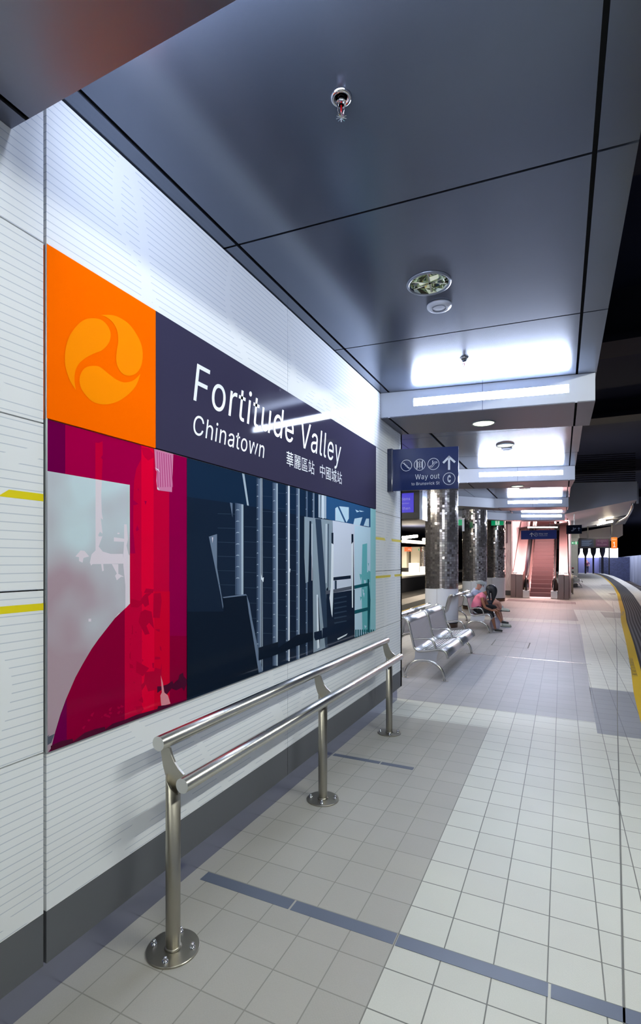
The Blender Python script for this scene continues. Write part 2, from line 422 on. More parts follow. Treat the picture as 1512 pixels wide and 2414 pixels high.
# inlaid strips, joints, hatch outline lying in the tiling
mb = MB(); z = 0.002
for x0, x1 in ((-1.64, -1.135), (-1.125, -.637), (-.627, -.046), (-.036, .40)):
    mb.box(x0, x1, 2.036, 2.104, 0, z, 0)
for x0, x1 in ((-1.70, -1.30), (-1.29, -1.03)): mb.box(x0, x1, 3.80, 3.85, 0, z, 0)
for (x, y), (x2, y2) in zip([(.16, 1.6), (.377, 4.27), (.496, 5.77), (.81, 9.5), (1.243, 14.875), (1.46, 18)], [(.377, 4.27), (.496, 5.77), (.81, 9.5), (1.243, 14.875), (1.46, 18), (1.8, 23)]):
    mb.face([(x - .004, y, z), (x + .004, y, z), (x2 + .004, y2, z), (x2 - .004, y2, z)], 1)
for a, b, c, d in ((-1.20, 10.05, -.56, 9.97), (-.56, 9.97, -.558, 10.67), (-.558, 10.67, -1.21, 10.80), (-1.21, 10.8, -1.2, 10.05)):
    v = Vector((c - a, d - b, 0)).normalized(); n = Vector((-v.y, v.x, 0)) * .009
    mb.face([(a - n.x, b - n.y, z), (c - n.x, d - n.y, z), (c + n.x, d + n.y, z), (a + n.x, b + n.y, z)], 1)
mb.face([(-1.5, 8.99, z), (.42, 8.86, z), (.42, 8.885, z), (-1.5, 9.015, z)], 2)
struct(mb.build('trim_1', [INLAY, GROUT, STEEL], fix=False))
# right: yellow line, ribbed tactile band ; left: the same along the other edge
mb = MB(); strip(mb, 0, .125, .003, 0); struct(mb.build('trim_2', [YEL]))
mb = MB(); strip(mb, .125, .66, .003, 0); struct(mb.build('trim_3', [TACT]))
mb = MB()
for a, b in zip(ys, ys[1:]):
    mb.face([(-4.62, a, .003), (-4.47, a, .003), (-4.47, b, .003), (-4.62, b, .003)], 0, uv=[(0, 0), (1, 0), (1, 1), (0, 1)])
    mb.face([(-5.2, a, .003), (-4.62, a, .003), (-4.62, b, .003), (-5.2, b, .003)], 1, uv=[(0, a), (1, a), (1, b), (0, b)])
struct(mb.build('trim_4', [YEL, TACT]))
# the message on the yellow line, painted twice in view
for x_, y_, v_, h_, L_, txt, lab in ((.985, 9.72, (.10, 1.54, 0), .062, 1.54, '( STAY BEHIND YELLOW LINE (', 'nearer black STAY BEHIND YELLOW LINE lettering painted along the yellow platform line'), (ylx(19.0) + .03, 18.6, (.13, 1, 0), .06, 1.5, 'STAY BEHIND YELLOW LINE', 'farther, tiny black STAY BEHIND YELLOW LINE lettering on the yellow line')):
    mb = MB(); sl = Vector(v_).normalized(); add_text(mb, txt, (x_, y_, .0045), -sl, Vector((sl.y, -sl.x, 0)), h_, L_, .015)
    tag(mb.build('painted_message', [BLACK], fix=False), lab, 'floor lettering', 'warning messages on the yellow line')

# track beds, rails, far retaining wall, big dark roof of the station box
mb = MB(); mb.box(-12.1, -5.9, -4, 120, -1.3, -1.1); mb.box(.9, 14, -4, 125, -1.3, -1.1)
ball = mat('ballast', (52, 46, 42), 0.95); nzb = noise(ball, None, 14, 4); nodes(ball)[1].new(mixc(ball, nzb.outputs[0], rgb(18, 17, 17), rgb(84, 76, 70)), nodes(ball)[2].inputs['Base Color']); bump(ball, nzb.outputs[0], 1.0, 0.03)
struct(mb.build('floor', [ball]))
def rail_line(name, xs, label):
    mbr = MB()
    for (x, y), (x2, y2) in zip(xs, xs[1:]):
        for w, z0, z1 in ((.06, -1.10, -1.085), (.010, -1.085, -.97), (.035, -.97, -.94)):
            mbr.hull8([(x - w, y, z0), (x + w, y, z0), (x2 + w, y2, z0), (x2 - w, y2, z0)], [(x - w, y, z1), (x + w, y, z1), (x2 + w, y2, z1), (x2 - w, y2, z1)])
    return tag(mbr.build(name, [mat('rail_steel', (150, 140, 135), 0.3, 0.9)]), label, 'rail', 'running rails')
for dx, lab in ((-7.6, 'steel rail in the left track bed, nearer to the island platform'), (-9.05, 'steel rail in the left track bed, nearer to the opposite platform')):
    rail_line('running_rail', [(dx, -4), (dx, 120)], lab)
for off, lab in ((.85, 'steel rail beside the curved platform edge'), (2.3, 'steel rail running below the concrete retaining wall')):
    rail_line('running_rail', [(edge_x(y) + off, y) for y in YS[::3]], lab)
mb = MB(); sle = mat('sleeper', (70, 66, 62), 0.9)
for i in range(60):
    y = 14 + i * .9; mb.box(-9.6, -7.0, y, y + .24, -1.12, -1.101)
tag(mb.build('railway_sleepers', [sle]), 'concrete sleepers lying in ballast under the left track', 'sleepers', kind='stuff')
# retaining wall on the right
conc = mat('concrete_wall_mat', (140, 148, 172), 0.75)
nc = noise(conc, None, 0.6, 5); mpn = N(conc, 'ShaderNodeMapping'); tcn = N(conc, 'ShaderNodeTexCoord'); mpn.inputs['Scale'].default_value = (1.5, 1.5, .35)
nodes(conc)[1].new(tcn.outputs['Object'], mpn.inputs[0]); nodes(conc)[1].new(mpn.outputs[0], nc.inputs['Vector'])
nodes(conc)[1].new(mixc(conc, nc.outputs[0], rgb(95, 104, 128), rgb(175, 182, 204)), nodes(conc)[2].inputs['Base Color'])
mb = MB(); wl = [(5.2, -4), (5.6, 15), (6.4, 31), (7.1, 48), (7.7, 64), (8.6, 90), (9.1, 106)]
for (x, y), (x2, y2) in zip(wl, wl[1:]):
    n = max(1, int((y2 - y) / 4))
    for k in range(n):
        t0 = k / n; t1 = (k + 1) / n - .004; xa, ya, xb, yb = x + (x2 - x) * t0, y + (y2 - y) * t0, x + (x2 - x) * t1, y + (y2 - y) * t1
        mb.hull8([(xa, ya, -1.2), (xa + .4, ya, -1.2), (xb + .4, yb, -1.2), (xb, yb, -1.2)], [(xa, ya, 2.22), (xa + .4, ya, 2.22), (xb + .4, yb, 2.22), (xb, yb, 2.22)])
struct(mb.build('wall_right', [conc]))
brick = mat('dark_brick', (60, 66, 96), 0.7)
bt = N(brick, 'ShaderNodeTexBrick'); bt.inputs['Scale'].default_value = 2.2; bt.inputs['Color1'].default_value = rgb(64, 72, 110); bt.inputs['Color2'].default_value = rgb(48, 54, 84); bt.inputs['Mortar'].default_value = rgb(90, 98, 130)
mpb = N(brick, 'ShaderNodeMapping'); mpb.inputs['Rotation'].default_value = (PI / 2, 0, 0); tcb = N(brick, 'ShaderNodeTexCoord')
nodes(brick)[1].new(tcb.outputs['Object'], mpb.inputs[0]); nodes(brick)[1].new(mpb.outputs[0], bt.inputs['Vector']); nodes(brick)[1].new(bt.outputs[0], nodes(brick)[2].inputs['Base Color'])
mb = MB(); mb.box(5.3, 9.4, 79, 79.4, -1.2, 2.1); mb.box(4.35, 5.3, 74, 74.4, -1.2, 2.05)
struct(mb.build('wall_far', [brick]))
# dark roof over tracks, with downstand beams
mb = MB(); mb.box(-30, 16, -6, 130, 7.4, 7.8)
struct(mb.build('ceiling', [mat('roof_void', (14, 24, 56), 0.9)]))
for i, (y, z0) in enumerate(((6.0, 5.3), (12.5, 5.5), (21, 6.0), (34, 6.0), (48, 6.0))):
    mb = MB(); mb.box(-25, 15, y, y + .7, z0 + .9, 7.4); mb.box(-25, 15, y - .15, y + .85, z0 + .75, z0 + .9)
    o = struct(mb.build('trim_%d' % (5 + i), [mat('roof_beam', (24, 27, 48), 0.8)]))
mb = MB(); mb.box(13.6, 14, -6, 130, 2.0, 7.4); mb.box(-30, 16, 128, 128.4, -1.2, 7.4); mb.box(-30.4, -30, -6, 130, -1.2, 7.4); mb.box(-30, 16, -6.4, -6, -1.2, 7.4)
struct(mb.build('wall_outer', [mat('outer_dark', (16, 18, 28), 0.9)]))
# pilasters on the far right, faint in the dark
for i in range(6):
    mb = MB(); mb.box(12.9, 13.5, 30 + i * 11, 31 + i * 11, -1.1, 7.4); struct(mb.build('trim_%d' % (10 + i), [mat('roof_beam', (24, 27, 48), 0.8)]))

# ------------------------------------------------------------------ the big panelled wall on the left
WX = -1.67; YE = 5.695
mb = MB()
mb.box(-3.9, -1.715, -3.5, YE - .05, 0, 3.31, 0)                           # core
mb.box(-1.722, -1.712, -3.5, YE - .045, 0.0, 0.17, 1)                      # steel kick
mb.box(-3.9, -1.72, YE - .052, YE - .04, 0.0, 0.17, 1)
ysm = [-3.5, -2.34, -.562, 1.215, 2.992, 4.767, YE]
zs = [.155, .915, 1.496, 2.090, 2.733, 3.305]
g = .0025
for a, b in zip(ysm, ysm[1:]):
    for c, d in zip(zs, zs[1:]):
        if 1.2 < a < 4.7 and .9 < c < 2.7: continue
        y0, y1 = a + g, b - (g if b != YE else 0)
        if a == 1.215: y0 = a + .004
        if b == 1.215: y1 = b - .008
        z0, z1 = c + g, d - g
        if c == .155:
            mb.box(-1.715, WX, y0, y1, .155, .340, 3)
            mb.box(-1.715, WX, y0, y1, .342, z1, 2)
        else: mb.box(-1.715, WX, y0, y1, z0, z1, 2)
for c, d in zip(zs, zs[1:]):
    if c == .155: mb.box(-3.9, WX, YE - .05, YE, .155, .34, 3); mb.box(-3.9, WX, YE - .05, YE, .342, d - g, 4)
    else: mb.box(-3.9, WX, YE - .05, YE, c + g, d - g, 4)
# printed yellow dashes
X1 = WX + .0008
def pq(pts, mi): mb.face([(X1, y, z) for y, z in pts], mi)
for za, zb in ((1.812, 1.838), (1.424, 1.449)):
    if za > 1.6: pq([(1.045, za), (1.207, za), (1.207, zb), (1.082, zb)], 5)
    else: pq([(.2, za), (1.207, za), (1.207, zb), (.2, zb)], 5)
    pq([(.1, za), (.7, za), (.7, zb), (.14, zb)], 5) if za > 1.6 else None
    pq([(4.775, za), (5.09 if za > 1.6 else 5.26, za), (5.06 if za > 1.6 else 5.28, zb), (4.775, zb)], 5)
    pq([(5.32 if za > 1.6 else 5.42, za), (5.69, za), (5.69, zb), (5.29 if za > 1.6 else 5.40, zb)], 5)
struct(mb.build('wall_left', [CORE, KICK, W_PANEL, SKIRT, W_PLAIN, YELP], fix=False))

# ------------------------------------------------------------------ ceiling panels over the platform
XA, XB, XC, XD = -1.595, -1.575, .115, .135       # gaps along the platform
ZC = 3.31
seams = [(-3.4, -3.4, -3.4), (-1.0, -1.0, -1.0), (.30, .30, .30), (1.09, 1.09, 1.09), (2.285, 2.409, 2.43), (3.775, 3.932, 3.955), (4.95, 5.21, 5.235)]
def yl(s, x): return s[0] + (s[1] - s[0]) * (x - XA) / (XC - XA)
XR = lambda y: .285 if y < 6.2 else (.245 - (y - 6.2) * .009)
mb = MB()
from mathutils.geometry import tessellate_polygon
HOLES = [(-.74, 3.11, .135), (-.755, 7.95, .13), (-.79, 12.9, .13)]
BHOLES = [(-.745, 5.56, .125), (-.78, 10.55, .125)]
def holed(mb, quad, z, th, holes, mi):
    """flat panel with round openings, sides and collar included"""
    hs = [[(hx + r * .87 * math.cos(2 * PI * k / 40), hy + r * .87 * math.sin(2 * PI * k / 40)) for k in range(40)] for hx, hy, r in holes]
    loops = [[Vector((x, y, z)) for x, y in q] for q in [quad] + hs]
    flat = [p for L in loops for p in L]; mb.raw([tuple(p) for p in flat], [tuple(t) for t in tessellate_polygon(loops)], mi)
    for L in loops:
        for p, q in zip(L, L[1:] + L[:1]): mb.face([(p.x, p.y, z), (q.x, q.y, z), (q.x, q.y, z + th), (p.x, p.y, z + th)], mi)
def within(h, q): return min(p[0] for p in q) < h[0] < max(p[0] for p in q) and min(p[1] for p in q) < h[1] < max(p[1] for p in q)
def cpanel(x0, x1, s0, s1, zz=ZC, g=.007, th=.03, mi=0):
    a, b, c, d = (x0, yl(s0, x0) + g), (x1, yl(s0, x1) + g), (x1, yl(s1, x1) - g), (x0, yl(s1, x0) - g)
    hs = [h for h in HOLES if within(h, (a, b, c, d))]
    if hs: holed(mb, [a, b, c, d], zz, th, hs, mi); return
    mb.hull8([(x, y, zz) for x, y in (a, b, c, d)], [(x, y, zz + th) for x, y in (a, b, c, d)], mi)
allseams = seams + [(5.80, 6.09, 6.1), (7.0, 7.15, 7.2), (8.5, 8.9, 8.9), (9.65, 10.17, 10.2), (10.55, 11.05, 11.1), (12.7, 13.0, 13), (14.7, 15.1, 15.1), (15.6, 16, 16), (17.6, 17.9, 17.9), (19.5, 19.9, 19.9)]
for s0, s1 in zip(allseams, allseams[1:]):
    ym = s0[0]
    if ym < 5.6: cpanel(WX - .04, XA, s0, s1)
    else: cpanel(-2.1, XA - .02, s0, s1)
    cpanel(XB, XC, s0, s1)
    cpanel(XD, XR(ym), s0, s1)
# wings of the canopy over the left half of the platform
lw = [5.9, 8.2, 9.6, 12.6, 14.6, 17.4, 19.4]
for a, b in zip(lw, lw[1:]):
    mb.hull8([(-5.2, a - 1.2 + .01, ZC), (-2.11, a + .01, ZC), (-2.11, b - .01, ZC), (-5.2, b - 1.2 - .01, ZC)], [(-5.2, a - 1.2, ZC + .03), (-2.11, a, ZC + .03), (-2.11, b, ZC + .03), (-5.2, b - 1.2, ZC + .03)])
mb.box(-1.72, .27, -3.4, 5.2, ZC + .10, ZC + .2, 1); mb.box(-5.1, .2, 5.2, 20, ZC + .10, ZC + .2, 1)
struct(mb.build('ceiling', [CEIL, GAP], fix=False))

# ------------------------------------------------------------------ beams with recessed fluorescent lamps
def beam(idx, P0, P1, Q0, Q1, zb, lamp, mt, wing=None):
    """P0-P1 lower edge of the lit face (left to right), Q0-Q1 rear edge; lamp = (x0, x1) along the face"""
    zt = ZC - .002; mb = MB()
    P0, P1, Q0, Q1 = [Vector((*p, 0)) for p in (P0, P1, Q0, Q1)]
    d = (P1 - P0).normalized(); n = Vector((d.y, -d.x, 0))     # n points toward the camera side
    def at(x): return P0 + (P1 - P0) * ((x - P0.x) / (P1.x - P0.x))
    A, B = at(lamp[0]), at(lamp[1]); z0, z1 = lamp[2], lamp[3]
    def q(a, b, za, zb_, mi=0): mb.face([(a.x, a.y, za), (b.x, b.y, za), (b.x, b.y, zb_), (a.x, a.y, zb_)], mi)
    q(P0, A, zb, zt); q(B, P1, zb, zt); q(A, B, zb, z0); q(A, B, z1, zt)
    m_ = A + (B - A) * .5; 
    r = -n * .10                                                # recess
    mb.face([(A.x, A.y, z1), (B.x, B.y, z1), (B.x + r.x, B.y + r.y, z1), (A.x + r.x, A.y + r.y, z1)], 2)
    mb.face([(A.x, A.y, z0), (B.x, B.y, z0), (B.x + r.x, B.y + r.y, z0), (A.x + r.x, A.y + r.y, z0)], 2)
    for S in (A, B): mb.face([(S.x, S.y, z0), (S.x + r.x, S.y + r.y, z0), (S.x + r.x, S.y + r.y, z1), (S.x, S.y, z1)], 2)
    mb.face([(A.x + r.x, A.y + r.y, z0), (B.x + r.x, B.y + r.y, z0), (B.x + r.x, B.y + r.y, z1), (A.x + r.x, A.y + r.y, z1)], 2)
    # soffit in three fields with dark joints, rear face, end face
    def X(t, L0, L1): return L0 + (L1 - L0) * ((t - L0.x) / (L1.x - L0.x))
    mb.face([(P0.x, P0.y + .02, zb + .09), (P1.x - .01, P1.y + .02, zb + .09), (Q1.x - .01, Q1.y - .01, zb + .09), (Q0.x, Q0.y - .01, zb + .09)], 3)
    xs = [P0.x, XA + .0, XB + .0, XC - .005, XD - .005, P1.x] if P0.x < XA - .02 else [P0.x, P0.x, P0.x, XC - .005, XD - .005, P1.x]
    for a, b in ((xs[0], xs[1]), (xs[2], xs[3]), (xs[4], xs[5])):
        if b - a < .01: continue
        pa, pb, qa, qb = X(a, P0, P1), X(b, P0, P1), X(max(a, Q0.x), Q0, Q1), X(min(b, Q1.x), Q0, Q1)
        quad = [(pa.x, pa.y), (pb.x, pb.y), (qb.x, qb.y), (qa.x, qa.y)]; hs = [h for h in BHOLES if within(h, quad)]
        if hs: holed(mb, quad, zb, .01, hs, 1); continue
        mb.hull8([(pa.x, pa.y, zb), (pb.x, pb.y, zb), (qb.x, qb.y, zb), (qa.x, qa.y, zb)], [(pa.x, pa.y, zb + .01), (pb.x, pb.y, zb + .01), (qb.x, qb.y, zb + .01), (qa.x, qa.y, zb + .01)], 1)
    q(Q0, Q1, zb, zt, 1); q(P1, Q1, zb, zt, 1); q(P0, Q0, zb, zt, 1)
    # hairline joint in the face
    J = at((lamp[0] + lamp[1]) / 2 - .05); e = d * .0025
    for za, zc in ((zb, z0), (z1, zt)): mb.face([(J.x - e.x + n.x * .001, J.y - e.y + n.y * .001, za), (J.x + e.x + n.x * .001, J.y + e.y + n.y * .001, za), (J.x + e.x + n.x * .001, J.y + e.y + n.y * .001, zc), (J.x - e.x + n.x * .001, J.y - e.y + n.y * .001, zc)], 4)
    if wing:
        W, W2 = Vector((*wing[0], 0)), Vector((*wing[1], 0))
        q(W, P0, zb, zt); q(W2, Q0, zb, zt, 1); mb.face([(W.x, W.y, zb), (P0.x, P0.y, zb), (Q0.x, Q0.y, zb), (W2.x, W2.y, zb)], 1)
    struct(mb.build('trim_%d' % idx, [BEAMW, BEAMB, mat('lamp_recess', (235, 238, 245), 0.4), GAP, mat('hairline', (120, 130, 160), 0.6)], fix=False))
    return A, B, n, d
def lamp(A, B, n, z0, z1, label, m, proud=0.0, cat='light fitting', grp='recessed fluorescent lights in the ceiling beams'):
    t = thing('fluorescent_light', (A.x, A.y, z0), label, cat, grp)
    mb = MB(); r = -n * .02; r2 = -n * .06; zc = (z0 + z1) / 2
    pr = [(z0 + .002, .012), (z0 + .004, .035), (zc, .048), (z1 - .004, .035), (z1 - .002, .012)]
    pr = [(z0 + .003, .004), (z0 + .012, -.004), (zc, -.008), (z1 - .012, -.004), (z1 - .003, .004)]
    L, R = [], []
    for zz, o in pr:
        k = .012 + o - proud; L.append((A.x - n.x * k, A.y - n.y * k, zz)); R.append((B.x - n.x * k, B.y - n.y * k, zz))
    for i in range(len(pr) - 1): mb.face([L[i], R[i], R[i + 1], L[i + 1]], 0)
    mb.build('diffuser', [m], t, fix=False)
    e = (B - A).normalized() * .012
    for S, k in ((A, 1), (B, -1)):
        mb = MB()
        a = S - n * .02; b = S + e * k - n * .02
        mb.hull8([(a.x, a.y, z0 + .002), (b.x, b.y, z0 + .002), (b.x - n.x * .05, b.y - n.y * .05, z0 + .002), (a.x - n.x * .05, a.y - n.y * .05, z0 + .002)], [(a.x, a.y, z1 - .002), (b.x, b.y, z1 - .002), (b.x - n.x * .05, b.y - n.y * .05, z1 - .002), (a.x - n.x * .05, a.y - n.y * .05, z1 - .002)])
        mb.build('end_cap', [W_PLAIN], t)
    return t
BEAMS = [
    (20, (-1.67, -4.5), (.285, -4.5), (-1.67, -3.75), (.285, -3.75), (-1.33, .06, 3.155, 3.232), E_NEAR, None, 'strip light in the beam behind the viewer'),
    (21, (-1.67, .30), (.285, .30), (-1.67, 1.09), (.285, 1.09), (-1.33, .06, 3.155, 3.232), E_NEAR, None, 'strip light on the near side of the beam overhead, top left'),
    (22, (-1.67, 4.935), (.275, 5.228), (-1.67, 5.66), (.268, 6.14), (-1.34, .06, 3.150, 3.225), E_TUBE, None, 'largest glowing strip light in the beam above the corner of the lined wall'),
    (23, (-1.72, 9.66), (.215, 10.19), (-1.72, 10.5), (.168, 11.1), (-1.38, .02, 3.155, 3.235), E_TUBE, ((-5.0, 8.3), (-5.0, 9.1)), 'strip light in the second lit beam from the front'),
    (24, (-1.66, 14.62), (.166, 15.2), (-1.60, 15.5), (.15, 16.05), (-1.33, .0, 3.16, 3.24), E_TUBE, ((-4.9, 10.6), (-4.9, 11.5)), 'strip light in the third lit beam from the front'),
    (25, (-1.75, 19.3), (.10, 20.1), (-1.7, 19.9), (.10, 20.8), (-1.30, .0, 3.165, 3.245), E_TUBE, ((-4.9, 15.2), (-4.9, 16)), 'strip light in the lit beam nearest the escalator'),
]
for i, P0, P1, Q0, Q1, lp, em, wing, lab in BEAMS:
    A, B, n, d = beam(i, P0, P1, Q0, Q1, 3.05, lp, em, wing)
    lamp(A, B, n, lp[2], lp[3], lab, em)
    if i in (21, 22, 23, 24):                                   # far-face lamps: the nearest inferred from its glow, the others added for brightness
        q0, q1 = Vector((*Q0, 0)), Vector((*Q1, 0)); dd = q1 - q0
        a_, b_2 = q0 + dd * .17, q0 + dd * .88
        lamp(b_2, a_, Vector((-dd.y, dd.x, 0)).normalized(), 3.155, 3.232, ('strip light on the far face of the near beam overhead', 'added unseen strip light on the far face of the first lit beam, facing the pillars', 'added unseen strip light on the far face of the second lit beam', 'added unseen strip light on the far face of the third lit beam')[i - 21], E_TUBE if i == 22 else E_FAR, .045)

# ------------------------------------------------------------------ wider canopy over the platform edge, far right
mb = MB(); CR = mat('canopy_grey', (205, 212, 228), 0.5, 0.0)
mb.hull8([(.10, 20.4, 3.30), (2.34, 20.4, 3.70), (2.34, 20.4, 4.33), (.10, 20.4, 4.42)][::-1], [(.10, 20.7, 3.30), (2.34, 20.7, 3.70), (2.34, 20.7, 4.33), (.10, 20.7, 4.42)][::-1])
# lifting soffit with a step
mb.face([(.10, 20.7, 3.30), (2.34, 20.7, 3.70), (2.9, 28, 3.80), (.5, 28, 3.30)], 0)
mb.face([(-2.5, 28, 3.28), (2.9, 28, 3.72), (3.3, 34, 3.72), (-2.5, 34, 3.28)], 1)
mb.box(2.36, 2.42, 20.7, 20.8, 3.6, 4.3, 0)
mb.hull8([(.5, 27.7, 3.18), (1.9, 27.7, 3.40), (1.9, 27.7, 3.75), (.5, 27.7, 3.65)], [(.5, 27.9, 3.18), (1.9, 27.9, 3.40), (1.9, 27.9, 3.75), (.5, 27.9, 3.65)], 0)
# white bulkhead box further on
mb.hull8([(.9, 36, 3.05), (2.72, 36, 3.02), (2.72, 36, 3.72), (.9, 36, 3.40)], [(.9, 36.3, 3.05), (2.72, 36.3, 3.02), (2.72, 36.3, 3.72), (.9, 36.3, 3.40)], 2)
mb.hull8([(2.74, 36, 3.02), (3.06, 36, 2.96), (3.38, 36, 3.16), (3.38, 36, 4.09), (2.74, 36, 3.75)], [(2.74, 40, 3.02), (3.06, 40, 2.96), (3.38, 40, 3.16), (3.38, 40, 4.09), (2.74, 40, 3.75)], 2)
struct(mb.build('trim_30', [CR, mat('soffit_panel', (110, 108, 112), 0.4, 0.4), mat('bulkhead_white', (196, 190, 192), 0.5)], fix=False))
